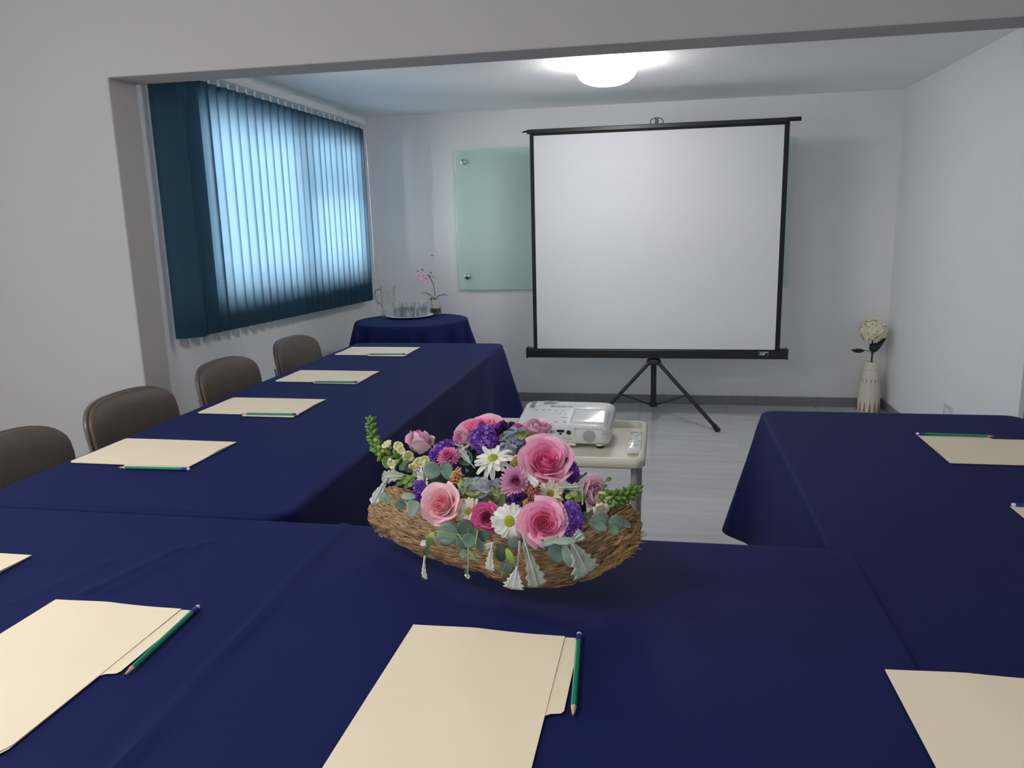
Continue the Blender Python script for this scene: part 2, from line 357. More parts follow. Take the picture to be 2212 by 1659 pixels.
MB().add([(x, y, z) for x in (X(-.895), X(.797)) for y, z in [(a, c+.437) for a, c in prof]],
         [tuple(range(8)), tuple(range(8, 16))] + [(k, (k+1) % 8, 8+(k+1) % 8, 8+k) for k in range(8)]).build('screen_case', M['black'], ps, bevel=.003)
for a, c in ((-.906, -.892), (.794, .806)):
    MB().box((X(a), -.04, .433), (X(c), .037, .506)).build('end_cap', M['black'], ps, bevel=.006)
# maker's emblem on the case
e = MB().box((X(.622), -.0385, .461), (X(.684), -.0358, .487)).build('emblem', M['grey'], ps)
MB().box((X(.624), -.0392, .463), (X(.682), -.0384, .485)).build('emblem_field', M['black'], e)
em = MB()
for k in range(3): em.add([(X(.628+.001*k), -.0396, .467+.006*k), (X(.648+.003*k), -.0396, .467+.006*k), (X(.650+.003*k), -.0396, .470+.006*k), (X(.630+.001*k), -.0396, .470+.006*k)], [(0,1,2,3)])
em.add([(X(.646), -.0396, .466), (X(.656), -.0396, .466), (X(.664), -.0396, .479), (X(.680), -.0396, .479), (X(.680), -.0396, .483), (X(.660), -.0396, .483)], [(0,1,2,3,4,5)])
em.build('emblem_mark', M['rail'], e, fix=False)
hb = MB().box((-.012, -.012, 1.926), (.010, .012, 1.968)); hb.build('hanger_block', M['black'], ps, bevel=.003)
MB().tube([(-.034, 0, 1.93), (-.042, 0, 1.945), (-.036, 0, 1.957), (-.012, 0, 1.967), (.012, 0, 1.967), (.036, 0, 1.957), (.042, 0, 1.945), (.034, 0, 1.93)], .0028, 6).build('carry_handle', M['black'], ps, smooth=True)
MB().tube([(0, .045, .12), (0, .045, 1.93)], .014, 12).build('upper_post', M['black'], ps, smooth=True)
MB().tube([(0, 0, .105), (0, 0, .43)], .019, 14).build('lower_post', M['black'], ps, smooth=True)
MB().lathe([(.018, .385), (.045, .392), (.05, .405), (.046, .425), (.02, .437)], 6).build('leg_collar', M['black'], ps, bevel=.004)
MB().lathe([(.019, .10), (.026, .102), (.026, .13), (.019, .135)], 12).build('brace_collar', M['black'], ps, smooth=True)
for ang in (-30, -150, 90):
    a = math.radians(ang); d = Vector((math.cos(a), math.sin(a), 0)); k = .475 if ang != 90 else .455
    l = MB().tube([d*.035+Vector((0,0,.405)), d*k+Vector((0,0,.012))], .0125, 10).build('leg', M['black'], ps, smooth=True)
    MB().tube([d*(k-.03)+Vector((0,0,.04)), d*(k+.006)+Vector((0,0,.003))], [.0155, .018], 10).build('rubber_foot', M['rubber_black'], l, smooth=True)
    MB().tube([d*.02+Vector((0,0,.115)), d*(.035+(k-.035)*.49)+Vector((0,0,.405-.393*.49))], .006, 6).build('brace', M['black'], ps, smooth=True)

# ------------------------------------------------------------------ tables and cloths
def folding_table(x0, x1, y0, y1, z, label, group):
    t = empty('folding_table', ((x0+x1)/2, (y0+y1)/2, 0), label, 'table', group)
    a, b2 = (x1-x0)/2-.006, (y1-y0)/2-.006
    MB().prism(rrect(-a, -b2, a, b2, .05), z-.04, z-.004).build('tabletop', M['table'], t, bevel=.004)
    for s1 in (-1, 1):
        for s2 in (-1, 1):
            MB().tube([(s1*(a-.08), s2*(b2-.12), z-.04), (s1*(a-.08), s2*(b2-.12), 0.0)], .014, 8).build('leg', M['leg'], t, smooth=True)
    return t
def cloth(name, x0, x1, y0, y1, z, drop, label, cat='tablecloth', group=None, step=.03, crease=None, rad=.05, ears=None, flare=.06, amp=.012, seed=0, waves=15):
    nx = max(4, int((x1-x0)/step)); ny = max(4, int((y1-y0)/step)); vs = []; idx = {}
    hx, hy = (x1-x0)/2, (y1-y0)/2; cx, cy = (x0+x1)/2, (y0+y1)/2
    # keep one grid line on the rounding's start so that corners stay round
    def axis(n, h):
        a = [-h, -h+rad*.2, -h+rad*.4, -h+rad*.6, -h+rad*.8, -h+rad]; k = [-h+rad+(2*h-2*rad)*i/n for i in range(1, n)]
        return a+k+[-v for v in a[::-1]]
    ax, ay = axis(nx, hx), axis(ny, hy); nx, ny = len(ax), len(ay)
    for j in range(ny):
        for i in range(nx):
            x, y = ax[i], ay[j]
            dx, dy = abs(x)-(hx-rad), abs(y)-(hy-rad)
            if dx > 0 and dy > 0:
                m_, l_ = max(dx, dy), math.hypot(dx, dy); dx *= m_/l_; dy *= m_/l_
                x = math.copysign(hx-rad+dx, x); y = math.copysign(hy-rad+dy, y)
            X_, Y_ = cx+x, cy+y
            zz = z + .0006*noise.noise(Vector((X_*5, Y_*5, seed))) + (crease(X_, Y_) if crease else 0)
            vs.append((X_, Y_, zz))
    g = lambda i, j: j*nx+i
    fs = [(g(i,j), g(i+1,j), g(i+1,j+1), g(i,j+1)) for j in range(ny-1) for i in range(nx-1)]
    loop = [g(i,0) for i in range(nx-1)]+[g(nx-1,j) for j in range(ny-1)]+[g(i,ny-1) for i in range(nx-1,0,-1)]+[g(0,j) for j in range(ny-1,0,-1)]
    P = [Vector(vs[k]) for k in loop]; n = len(P); Nn = []; S = [0]
    for k in range(n):
        t = (P[(k+1) % n]-P[k-1]); t.z = 0; t.normalize(); Nn.append(Vector((t.y, -t.x, 0)))
        S.append(S[-1]+(P[(k+1) % n]-P[k]).length)
    def dr(nv):
        wx = abs(nv.x)**2; wy = 1-wx
        return wx*(drop['r'] if nv.x > 0 else drop['l']) + wy*(drop['b'] if nv.y > 0 else drop['f'])
    prev = loop; K = 9
    cum = [(0.004, 0.0012), (.008, .004), (.0105, .009), (.0115, .016)]
    rows = cum + [(None, q) for q in (.1, .25, .42, .6, .8, 1.0)]
    for ri, (o_, d_) in enumerate(rows):
        cur = []
        for k in range(n):
            nv = Nn[k]; D = dr(nv); corner = min(abs(nv.x), abs(nv.y))*1.42
            if o_ is not None:
                p_ = P[k]+nv*min(o_, D*.8) - Vector((0,0,min(d_, D*.5+.0005*ri)))
            else:
                d = max(.016, D*d_) if D > .05 else D*(.5+.5*d_)
                tt = d_*min(1, D/.4)
                wv = amp*math.sin(S[k]*waves+3*noise.noise(Vector((S[k]*1.3, seed, 0))))*tt + amp*.8*noise.noise(Vector((S[k]*4, seed+5, d_)))*tt
                out = .0115 if D > .03 else .006
                out += (flare*(corner**1.5)+.012)*tt + wv
                p_ = P[k]+nv*out - Vector((0,0,d))
                if ears:
                    for (ex, ey, vx, vy, dz) in ears:
                        q = math.hypot(P[k].x-ex, P[k].y-ey); wgt = math.exp(-(q/.10)**2)
                        p_ += Vector((vx, vy, dz))*wgt*tt
            cur.append(len(vs)); vs.append(p_[:])
        for k in range(n): fs.append((prev[k], cur[k], cur[(k+1) % n], prev[(k+1) % n]))
        prev = cur
    m = MB(); m.add(vs, fs); o = m.build(name, M['blue'], smooth='all')
    so = o.modifiers.new('thick', 'SOLIDIFY'); so.thickness = .0012; so.offset = -1
    return tag(o, label, cat, group)
def ridge(x, y, a, b, wdt, h):           # a raised fold line from a to b
    ax, ay = a; bx_, by = b; L = math.hypot(bx_-ax, by-ay); t = ((x-ax)*(bx_-ax)+(y-ay)*(by-ay))/L/L
    if t < -.02 or t > 1.02: return 0
    d = ((x-ax)*(by-ay)-(y-ay)*(bx_-ax))/L
    return h*math.exp(-(d/wdt)**2)*(1-.4*math.sin(t*7)**2)
ZT = .75
LT = (-1.556, -.785, 1.452, 3.825); FT = (-1.60, .340, .655, 1.417); RT = (.322, 1.06, -.60, 2.535); ZR = .739
folding_table(LT[0], LT[1], LT[2], 2.635, ZT, 'folding table under the long left navy cloth, nearer half', 'folding tables under the left cloth')
folding_table(LT[0], LT[1], 2.645, LT[3], ZT, 'folding table under the long left navy cloth, farther half', 'folding tables under the left cloth')
folding_table(FT[0]+.02, FT[1]-.036, FT[2], FT[3], ZT, 'folding table under the front navy cloth that carries the flowers', None)
folding_table(RT[0]+.004, RT[1], 1.0, RT[3], ZR, 'folding table under the right navy cloth, farther half', 'folding tables under the right cloth')
folding_table(RT[0]+.024, RT[1], RT[2], .99, ZR, 'folding table under the right navy cloth, nearer half', 'folding tables under the right cloth')
def cr_left(x, y): return ridge(x, y, (-1.5, 2.60), (-.80, 2.635), .008, .0016) + ridge(x, y, (-1.38, 1.56), (-1.22, 1.60), .012, .002)
def cr_front(x, y):
    return (ridge(x, y, (-.632, 1.44), (-.60, .6), .007, .0075) + ridge(x, y, (-.955, 1.075), (-.90, 1.27), .008, .005) + ridge(x, y, (-1.05, 1.02), (-1.0, 1.2), .008, .002)
            + ridge(x, y, (-.92, 1.08), (-.87, 1.30), .007, .004) + .0012*noise.noise(Vector((x*4, y*7, 3))))
def cr_right(x, y): return ridge(x, y, (.40, 1.56), (.58, 1.52), .008, .0016) + ridge(x, y, (.62, 1.60), (.75, 1.48), .010, .0014)
cloth('tablecloth', *LT, ZT, {'l': .24, 'r': .44, 'f': .30, 'b': .44}, 'navy cloth over the long left table with four folders, beside the brown chairs', crease=cr_left, seed=1, step=.02, ears=[(LT[1], LT[3], .06, .03, 0)])
cloth('tablecloth', *FT, ZT, {'l': .24, 'r': .008, 'f': .3, 'b': .3}, 'navy cloth over the front table carrying the flower arrangement', crease=cr_front, seed=2, step=.012, rad=.055)
cloth('tablecloth', *RT, ZR, {'l': .40, 'r': .4, 'f': .3, 'b': .40}, 'navy cloth over the right table with a hanging corner', crease=cr_right, seed=3, step=.022, rad=.045, flare=.05, amp=.006, ears=[(RT[0], RT[3], -.075, .02, -.03)])
# round side table
RC = Vector((-1.575, 4.79, 0))
rt = empty('round_table', RC, 'small round table hidden under a navy cloth in the far left corner', 'table')
MB().lathe([(.35, ZT-.03), (.352, ZT-.004), (.001, ZT-.004)], 48).build('tabletop', M['table'], rt, bevel=.003)
MB().lathe([(.03, .03), (.03, ZT-.03)], 16).build('pedestal', M['leg'], rt, smooth=True)
MB().lathe([(.24, 0), (.24, .012), (.04, .035)], 32).build('base', M['leg'], rt, smooth=True)
m = MB(); n = 180; vs = []; fs = []
rows = [(.05, 0), (.15, 0), (.25, 0), (.31, 0), (.345, 0), (.356, -.002), (.361, -.007), (.364, -.016), (.369, -.06), (.375, -.14), (.382, -.24), (.39, -.35), (.40, -.46)]
for (r, z) in rows:
    for k in range(n):
        a = 2*PI*k/n; t = max(0, -z-.02)/.44
        rr = r + t*.10*(math.sin(a*13+2*noise.noise(Vector((math.cos(a)*2, math.sin(a)*2, 0))))*.7 + .9*noise.noise(Vector((math.cos(a)*3, math.sin(a)*3, 4)))) + t*.02
        rr = min(rr, .56)
        vs.append((RC.x+rr*math.cos(a), RC.y+rr*math.sin(a), ZT+.001+z))
for i in range(len(rows)-1):
    for k in range(n): fs.append((i*n+k, (i+1)*n+k, (i+1)*n+(k+1) % n, i*n+(k+1) % n))
fs.append(tuple(range(n))); m.add(vs, fs)
o = m.build('tablecloth', M['blue'], smooth='all'); so = o.modifiers.new('thick', 'SOLIDIFY'); so.thickness = .0012; so.offset = -1
tag(o, 'navy cloth draped in folds over the small round corner table', 'tablecloth')

# ------------------------------------------------------------------ folding chairs
def make_chair():
    t = empty('folding_chair', (0, 0, 0), '', 'chair', 'brown folding chairs along the left table')
    # local: sitter faces +x, back at x=0
    def back(u, v):
        y = (u-.5)*.44; z = .575+.225*v; return y, z
    H = .215; W_ = .455
    def pad(off, s):
        vs = []; out = []
        for k in range(40):
            a = 2*PI*k/40; c, s_ = math.cos(a), math.sin(a); e = 2/3.2
            out.append((math.copysign(abs(c)**e, c)*W_/2*s, math.copysign(abs(s_)**e, s_)*H/2*s))
        return out
    def ring(s, off):
        r = []
        for (y, z) in pad(off, s):
            r.append((off - .045*(1-(y/(W_/2))**2) - z*.16 + .02, y, .69 + z*1.0))
        return r
    m = MB(); rings = [ring(.5, -.017), ring(.9, -.016), ring(.985, -.010), ring(1, 0), ring(.985, .010), ring(.93, .016), ring(.5, .022)]
    vs = [p for r in rings for p in r]; fs = []
    for i in range(len(rings)-1):
        for k in range(40): fs.append((i*40+k, i*40+(k+1) % 40, (i+1)*40+(k+1) % 40, (i+1)*40+k))
    fs += [tuple(range(40))[::-1], tuple(range(len(rings)*40-40, len(rings)*40))]
    m.add(vs, fs); m.build('backrest', M['chairfab'], t, smooth='all')
    # steel shell behind the pad with its shiny rim
    rings = [ring(.93, -.028), ring(1.005, -.024), ring(1.022, -.014), ring(1.018, -.007), ring(.95, -.006)]
    m = MB(); vs = [p for r in rings for p in r]; fs = []
    for i in range(len(rings)-1):
        for k in range(40): fs.append((i*40+k, i*40+(k+1) % 40, (i+1)*40+(k+1) % 40, (i+1)*40+k))
    fs += [tuple(range(40))[::-1], tuple(range(len(rings)*40-40, len(rings)*40))]
    m.add(vs, fs); m.build('back_shell', M['chairmet'], t, smooth='all')
    m = MB().prism(rrect(.04, -.2, .40, .2, .06), .425, .46); m.build('seat', M['chairfab'], t, bevel=.012)
    for s in (-1, 1):
        MB().tube([(-.05, s*.14, .66), (-.02, s*.165, .57), (.03, s*.20, .51), (.14, s*.218, .42), (.40, s*.225, .012)], .011, 8).build('leg', M['chairmet'], t, smooth=True)
        MB().tube([(.27, s*.19, .43), (.13, s*.195, .25), (-.06, s*.20, .012)], .011, 8).build('leg', M['chairmet'], t, smooth=True)
    MB().tube([(.36, -.222, .08), (.36, .222, .08)], .008, 6).build('stretcher', M['chairmet'], t, smooth=True)
    MB().tube([(-.03, -.198, .08), (-.03, .198, .08)], .008, 6).build('stretcher', M['chairmet'], t, smooth=True)
    return t
c0 = make_chair()
labs = ['brown folding chair nearest the camera, cut by the left edge of the photo', 'brown folding chair beside the second nearest folder, in front of the pier', 'brown folding chair beside the third folder, below the near end of the blind', 'brown folding chair farthest along the left table, near the round table']
for i, (y, x) in enumerate(((1.80, -1.80), (2.37, -1.82), (3.02, -1.83), (3.68, -1.83))):
    c = c0 if i == 0 else copy_tree(c0); c.location = (x, y, 0); c['label'] = labs[i]

# ------------------------------------------------------------------ folders and pencils
FW, FL_ = .232, .355
def folder_outline(tab):
    x0, x1, y0, y1 = -FW/2, FW/2, -FL_/2, FL_/2; r = .012
    o = [(x0, y1), (x0, y0+r), (x0+r*.3, y0+r*.3), (x0+r, y0), (x1-r, y0), (x1-r*.3, y0+r*.3), (x1, y0+r)]
    if tab: o += [(x1, y1-.188), (x1+.006, y1-.183), (x1+.019, y1-.180), (x1+.022, y1-.174), (x1+.022, y1)]
    else: o += [(x1, y1)]
    return o
def sheet(out, z0, th, curl=0):
    m = MB().prism(out, z0, z0+th); return m
def make_folder():
    t = empty('manila_folder', (0, 0, 0), '', 'folder', 'manila folders laid out on the tables')
    MB().prism(folder_outline(True), 0, .0006).build('back_leaf', M['manila'], t)
    o2 = [(x, y) for x, y in folder_outline(False)]
    # papers and front leaf, very slightly bowed at the far end
    MB().prism([(-FW/2+.004, -FL_/2+.012), (FW/2-.006, -FL_/2+.012), (FW/2-.006, FL_/2-.006), (-FW/2+.004, FL_/2-.006)], .0006, .0013).build('papers', M['manila_in'], t)
    def f(u, v):
        x = -FW/2 + FW*u; y = -FL_/2 + FL_*v
        z = 0.0019 + .0025*max(0, 1-abs(u-.42)/.42)**1.5*max(0, (v-.6)/.4)**2 + .0003*math.sin(u*9+v*5)
        rr = .012
        if v < .035 and u > .93: x -= .008*(1-v/.035)
        return (x, y, z)
    o = MB().grid(f, 16, 20).build('front_leaf', M['manila'], t, fix=False)
    so = o.modifiers.new('thick', 'SOLIDIFY'); so.thickness = .0005; so.offset = -1
    return t
def make_pencil():
    t = empty('pencil', (0, 0, 0), '', 'pencil', 'green pencils beside the folders')   # along +y, eraser at +y, length .2
    r = .0038
    def hexl(prof, name, mt, n=6): MB().lathe(prof, n).build(name, mt, t, smooth=(n > 6)).rotation_euler = (-PI/2, 0, 0)
    hexl([(r, -.078), (r, .080)], 'barrel', M['green'])
    hexl([(r*1.03, .079), (r*1.08, .081), (r*1.08, .0925), (r*1.0, .094)], 'ferrule', M['ferrule'], 14)
    hexl([(r*.95, .093), (r*.95, .0985), (r*.7, .1005), (.0005, .101)], 'eraser', M['rubber'], 14)
    hexl([(r*.28, -.0945), (r*.98, -.0775)], 'wood_cone', M['wood'], 12)
    hexl([(.0002, -.1005), (r*.3, -.094)], 'lead_tip', M['lead'], 8)
    return t
f0 = make_folder(); used = []
def folder(x, y, rot, z, label):
    c = f0 if not used else copy_tree(f0); used.append(1); c.location = (x, y, z); c.rotation_euler = (0, 0, rot); c['label'] = label; return c
zt = ZT+.0022
folder(-.25, 1.04-FL_/2, math.radians(-.6), zt, 'manila folder at the front centre, in front of the flower arrangement')
folder(-.868, 1.036-FL_/2, math.radians(-.3), zt, 'manila folder at the front left with a pencil pointing to the lower left')
rowx = -1.187
lab4 = ['manila folder cut by the left photo edge, without a pencil, above the front left folder', 'manila folder nearest of the four along the left table, beside the second chair', 'second manila folder along the left table, just before the cloth crease',
        'third manila folder along the left table, just past the cloth crease', 'farthest manila folder on the left table, below the round table']
for (xr, yc, lb) in ((-1.166, 1.073, lab4[0]), (-1.187, 1.852, lab4[1]), (-1.158, 2.40, lab4[2]), (-1.150, 2.926, lab4[3]), (-1.168, 3.552, lab4[4])):
    folder(xr-FL_/2, yc, -PI/2+math.radians(random.uniform(-.5, .5)), zt, lb)
zr = ZR+.0018
folder(.704+FL_/2, 2.128, PI/2, zr, 'manila folder on the far part of the right table, pencil along its far edge')
folder(.722+FL_/2, 1.575, PI/2, zr, 'manila folder mostly outside the right photo edge, only a corner and eraser showing')
folder(.302+FW/2, 1.016-FL_/2, math.radians(1.0), zt+.0015, 'manila folder at the lower right corner lying across two tables')
p0_ = make_pencil(); usedp = []
def pencil(a, b2, z, label):               # a = eraser end, b2 = tip
    c = p0_ if not usedp else copy_tree(p0_); usedp.append(1)
    a = Vector((a[0], a[1], 0)); b2 = Vector((b2[0], b2[1], 0)); mid = (a+b2)/2; d = a-b2
    c.location = (mid.x, mid.y, z+.0038); c.rotation_euler = (0, 0, math.atan2(d.y, d.x)-PI/2); c['label'] = label
zp = ZT+.0022
pencil((-.112, 1.049), (-.099, .845), zp, 'green pencil beside the front centre folder tab')
pencil((-.726, 1.046), (-.714, .842), zp, 'green pencil beside the front left folder tab')
for (xr, y, lb) in ((-1.170, 1.706, 'nearest green pencil on the left table, beside the folder by the second chair'), (-1.150, 2.281, 'green pencil on the left table just before the cloth crease'),
                    (-1.146, 2.800, 'green pencil on the left table just past the cloth crease'), (-1.165, 3.444, 'farthest green pencil on the left table')):
    pencil((xr, y+.005), (xr-.2, y-.003), zp, lb)
pencil((.703, 2.272), (.900, 2.264), ZR+.002, 'green pencil along the far edge of the far right folder')
pencil((.727, 1.715), (.925, 1.712), ZR+.002, 'pencil at the right photo edge showing its eraser and blue band')

# ------------------------------------------------------------------ tray table, projector, remote
TZ = .65
tt = empty('tray_table', (-.32, 2.425, 0), 'cream plastic tray table with grey legs under the projector', 'table')
tx0, tx1, ty0, ty1 = -.285, .28, -.235, .225
m = MB(); o1 = rrect(tx0, ty0, tx1, ty1, .035, 6); o2 = rrect(tx0+.006, ty0+.006, tx1-.006, ty1-.006, .032, 6); o3 = rrect(tx0+.018, ty0+.018, tx1-.018, ty1-.018, .024, 6); o4 = rrect(tx0+.022, ty0+.022, tx1-.022, ty1-.022, .02, 6)
rings = [(o2, TZ-.012), (o1, TZ-.006), (o1, TZ+.012), (o2, TZ+.018), (o3, TZ+.018), (o4, TZ)]; n = len(o1); vs = [(x, y, z) for o_, z in rings for x, y in o_]; fs = []
for i in range(len(rings)-1):
    for k in range(n): fs.append((i*n+k, i*n+(k+1) % n, (i+1)*n+(k+1) % n, (i+1)*n+k))
fs += [tuple(range(n))[::-1], tuple(range(5*n, 6*n))]
m.add(vs, fs); m.build('tray', M['cream'], tt, smooth=50)
for s1 in (tx0+.03, tx1-.03):
    for s2 in (ty0+.05, ty1-.05):
        l = MB().tube([(s1, s2, TZ-.012), (s1, s2, .40), (s1, s2, .397), (s1, s2, .01)], [.0125, .0125, .0105, .0105], 12).build('leg', M['leg'], tt, smooth=True)
        MB().lathe([(.013, 0), (.014, .02), (.011, .03)], 12).build('rubber_foot', M['rubber_black'], l, smooth=True).location = (s1, s2, 0)
    MB().tube([(s1, ty0+.05, .12), (s1, ty1-.05, .12)], .008, 8).build('stretcher', M['leg'], tt, smooth=True)
# projector: local x across, y depth (0 = rear face towards the camera), z up
pj = empty('projector', (-.302, 2.345, TZ+.001), 'white video projector with a glossy lid on the cream tray table', 'projector', rz=math.radians(-1.5))
pj.rotation_euler = (math.radians(3.0), 0, math.radians(-1.5))
pw, pd, z0, z1 = .152, .238, .014, .089
SL = .125
def tz(y): return z1 - SL*max(0, .165-y) if y < .165 else z1
def pbody():
    m = MB(); prof = []
    def sec(x0, x1, y0, y1, r, z): return [(x, y, z) for x, y in rrect(x0, y0, x1, y1, r, 6)]
    L_ = [sec(-pw+.006, pw-.006, .008, pd-.008, .02, z0), sec(-pw, pw, 0, pd, .03, z0+.010), sec(-pw, pw, 0, pd, .034, z0+.045), sec(-pw+.001, pw-.001, .001, pd, .036, z1-.016)]
    n = len(L_[0]); vs = [p for s in L_ for p in s]; fs = []
    # crowned top that falls off towards the rear and the sides
    def top(s, dz): return [(x*s, pd/2+(y-pd/2)*s, z1-.016+dz - .0) for x, y, _ in L_[3]]
    for s, dz in ((.985, .006), (.955, .0105), (.90, .0135), (.82, .0145), (.7, .0152), (.58, .0155), (.45, .0158), (.3, .016), (.15, .016)): L_.append(top(s, dz))
    # the top is a grid that follows the slope of the lid
    vs = [(x, y, z + (tz(y)-z1 if q >= 3 else 0)) for q, s in enumerate(L_) for x, y, z in s]
    for i in range(len(L_)-1):
        for k in range(n): fs.append((i*n+k, i*n+(k+1) % n, (i+1)*n+(k+1) % n, (i+1)*n+k))
    fs += [tuple(range(n))[::-1]]; b0 = (len(L_)-1)*n; c_ = len(vs); vs.append((0, pd/2, tz(pd/2)))
    fs += [(b0+k, b0+(k+1) % n, c_) for k in range(n)]
    return m.add(vs, fs)
pbody().build('body', M['white'], pj, smooth=60)
def seam(pts, r=.0006, mt='grey', name='seam'): return MB().tube(pts, r, 5).build(name, M[mt], pj, smooth=True)
zt_ = z1-.001
# lamp lid on the right: a glossy plate, slightly raised and sloping to the rear
def lid(u, v):
    x = .022+.118*u; y = .026+.118*v
    return (x, y, tz(y) + .0012 - (.0030*max(0, (.16-v)/.16)**2) - .0030*max(0, (u-.8)/.2)**2)
o = MB().grid(lid, 10, 10).build('lamp_lid', M['whitegl'], pj, smooth='all', fix=False); so = o.modifiers.new('t', 'SOLIDIFY'); so.thickness = .002; so.offset = -1
MB().tube([(.022, .024, tz(.024)-.002), (.022, .125, tz(.125)+.0006), (.030, .144, tz(.144)+.0008), (.136, .144, tz(.144)-.0018)], .0011, 5).build('lid_seam', M['white'], pj, smooth=True)
seam([(-pw+.001, -.0006, z0+.052), (.10, -.0006, z0+.052), (.128, -.0006, z0+.052), (.130, -.0006, z0+.036), (.148, .003, z0+.036)], .0007)
# focus dial recess and slot on top
fd = MB().prism(rrect(-.088, .196, -.040, .222, .003), z1-.003, z1+.0002).build('focus_recess', M['grey'], pj)
vs = [(-.079+.030*k/10, .207+.009*math.sin(PI*k/10), z1+.0006) for k in range(11)]
MB().add(vs, [tuple(range(11))]).build('focus_ring', M['black'], pj, fix=False)
MB().box((-.085, .186, z1-.002), (-.046, .191, z1+.0004)).build('zoom_slot', M['black'], pj)
for (bx_, by_, r) in ((-.062, .115, .010), (-.077, .112, .005), (-.030, .112, .007), (.000, .112, .008), (-.017, .110, .004), (-.090, .110, .004)):
    MB().lathe([(r, z1-.003), (r, z1+.0006), (r*.8, z1+.0012), (.0005, z1+.0012)], 16).build('button', M['white'], pj, smooth=True).location = (bx_, by_, tz(by_)-z1)
pr = MB()
for k in range(9):
    pr.box((-.128+.001*k*(k % 2), .152+.0078*k, z1-.003), (-.112-.002*(k % 3), .1548+.0078*k, z1+.0004))
for k in range(5): pr.box((-.105+.022*k, .128, tz(.128)-.001), (-.095+.022*k, .1295, tz(.128)+.0006))
for k in range(2): pr.box((-.030+.030*k, .040, tz(.04)-.004), (-.014+.026*k, .0425, tz(.04)+.0004))
pr.box((-.012, .072, tz(.072)-.001), (.008, .074, tz(.072)+.0006))
pr.build('printing', M['print'], pj)
def text(name, body, size, M4, m, parent, ext=.0003):
    cu = bpy.data.curves.new(name, 'FONT'); cu.body = body; cu.size = size; cu.extrude = ext; cu.align_x = 'CENTER'; cu.align_y = 'CENTER'; cu.resolution_u = 2
    to = bpy.data.objects.new(name+'_curve', cu); me = bpy.data.meshes.new_from_object(to); me.name = name; bpy.data.objects.remove(to)
    me.materials.clear(); me.materials.append(m); return link(name, me, parent, M=M4)
text('lettering', 'EPSON', .019, Matrix.Translation((-.022, .160, tz(.16)+.0004)) @ Matrix.Scale(1.25, 4, (1, 0, 0)), M['print'], pj)
# rear ports
MB().box((-.13, -.0012, z0+.026), (.042, .002, z0+.055)).build('port_panel', M['white'], pj, bevel=.0008)
v_ = MB().prism(rrect(-.056, -.005, -.020, .005, .003), 0, .003).build('video_port', M['grey'], pj); v_.matrix_local = Matrix.Translation((0, -.001, z0+.041)) @ Matrix.Rotation(PI/2, 4, 'X')
MB().prism(rrect(-.050, -.0037, -.030, .0037, .002), .001, .0042).build('port_insert', M['vga'], v_)
v_ = MB().prism([(-.013, .004), (-.013, -.002), (-.010, -.004), (.006, -.004), (.009, -.002), (.009, .004)], 0, .003).build('digital_port', M['black'], pj); v_.matrix_local = Matrix.Translation((.0, -.001, z0+.043)) @ Matrix.Rotation(PI/2, 4, 'X')
v_ = MB().prism([(-.004, -.002), (.004, -.002), (.0035, .001), (.0015, .0025), (-.0015, .0025), (-.0035, .001)], 0, .003).build('small_port', M['black'], pj); v_.matrix_local = Matrix.Translation((-.002, -.001, z0+.034)) @ Matrix.Rotation(PI/2, 4, 'X')
v_ = MB().lathe([(.0068, 0), (.0068, .003), (.005, .0034), (.001, .002)], 18).build('round_port', M['black'], pj); v_.matrix_local = Matrix.Translation((.024, -.001, z0+.039)) @ Matrix.Rotation(PI/2, 4, 'X')
pr = MB()
for k in range(3): pr.box((.008+.009*k, -.0012, z0+.018-.001*k), (.014+.009*k, .001, z0+.0193-.001*k))
pr.build('printing', M['print'], pj)
gr = MB(); cx_, cz_ = .088, z0+.028
for ring in range(1, 8):
    R_ = ring*.0027
    nn = int(2*PI*R_/.0027)
    for k in range(nn):
        a = 2*PI*k/nn + .1
        if abs((math.degrees(a)-30) % 60-30) < 130/ring/ring+3 and ring > 1 and abs(math.sin(3*(a-PI/6))) < .22: continue
        gr.lathe([(.00075, 0), (.00075, .0006)], 6, M=Matrix.Translation((cx_+R_*math.cos(a), -.0006, cz_+R_*math.sin(a))) @ Matrix.Rotation(PI/2, 4, 'X'))
tag(gr.build('speaker_grille', M['black'], pj), kind='stuff')
for fx, fy in ((.118, .022), (-.118, .022), (0, .20)):
    dz_ = -.0095 if fy > .1 else 0
    f_ = MB().lathe([(.013, .008+dz_), (.013, .02)], 16).build('foot', M['white'], pj, smooth=True); f_.location = (fx, fy, 0)
    MB().lathe([(.011, dz_), (.012, .002+dz_), (.012, .008+dz_), (.011, .009+dz_)], 16).build('foot_pad', M['rubber_black'], f_, smooth=True)
MB().box((-.05, .006, .006), (.045, .05, .016)).build('bottom_cover', M['white'], pj, bevel=.003)
MB().lathe([(.036, 0), (.036, .012), (.030, .016), (.026, .008), (.001, .004)], 28).build('lens', M['black'], pj, smooth=True).matrix_local = Matrix.Translation((-.06, pd-.004, .048)) @ Matrix.Scale(.85, 4) @ Matrix.Rotation(-PI/2, 4, 'X')
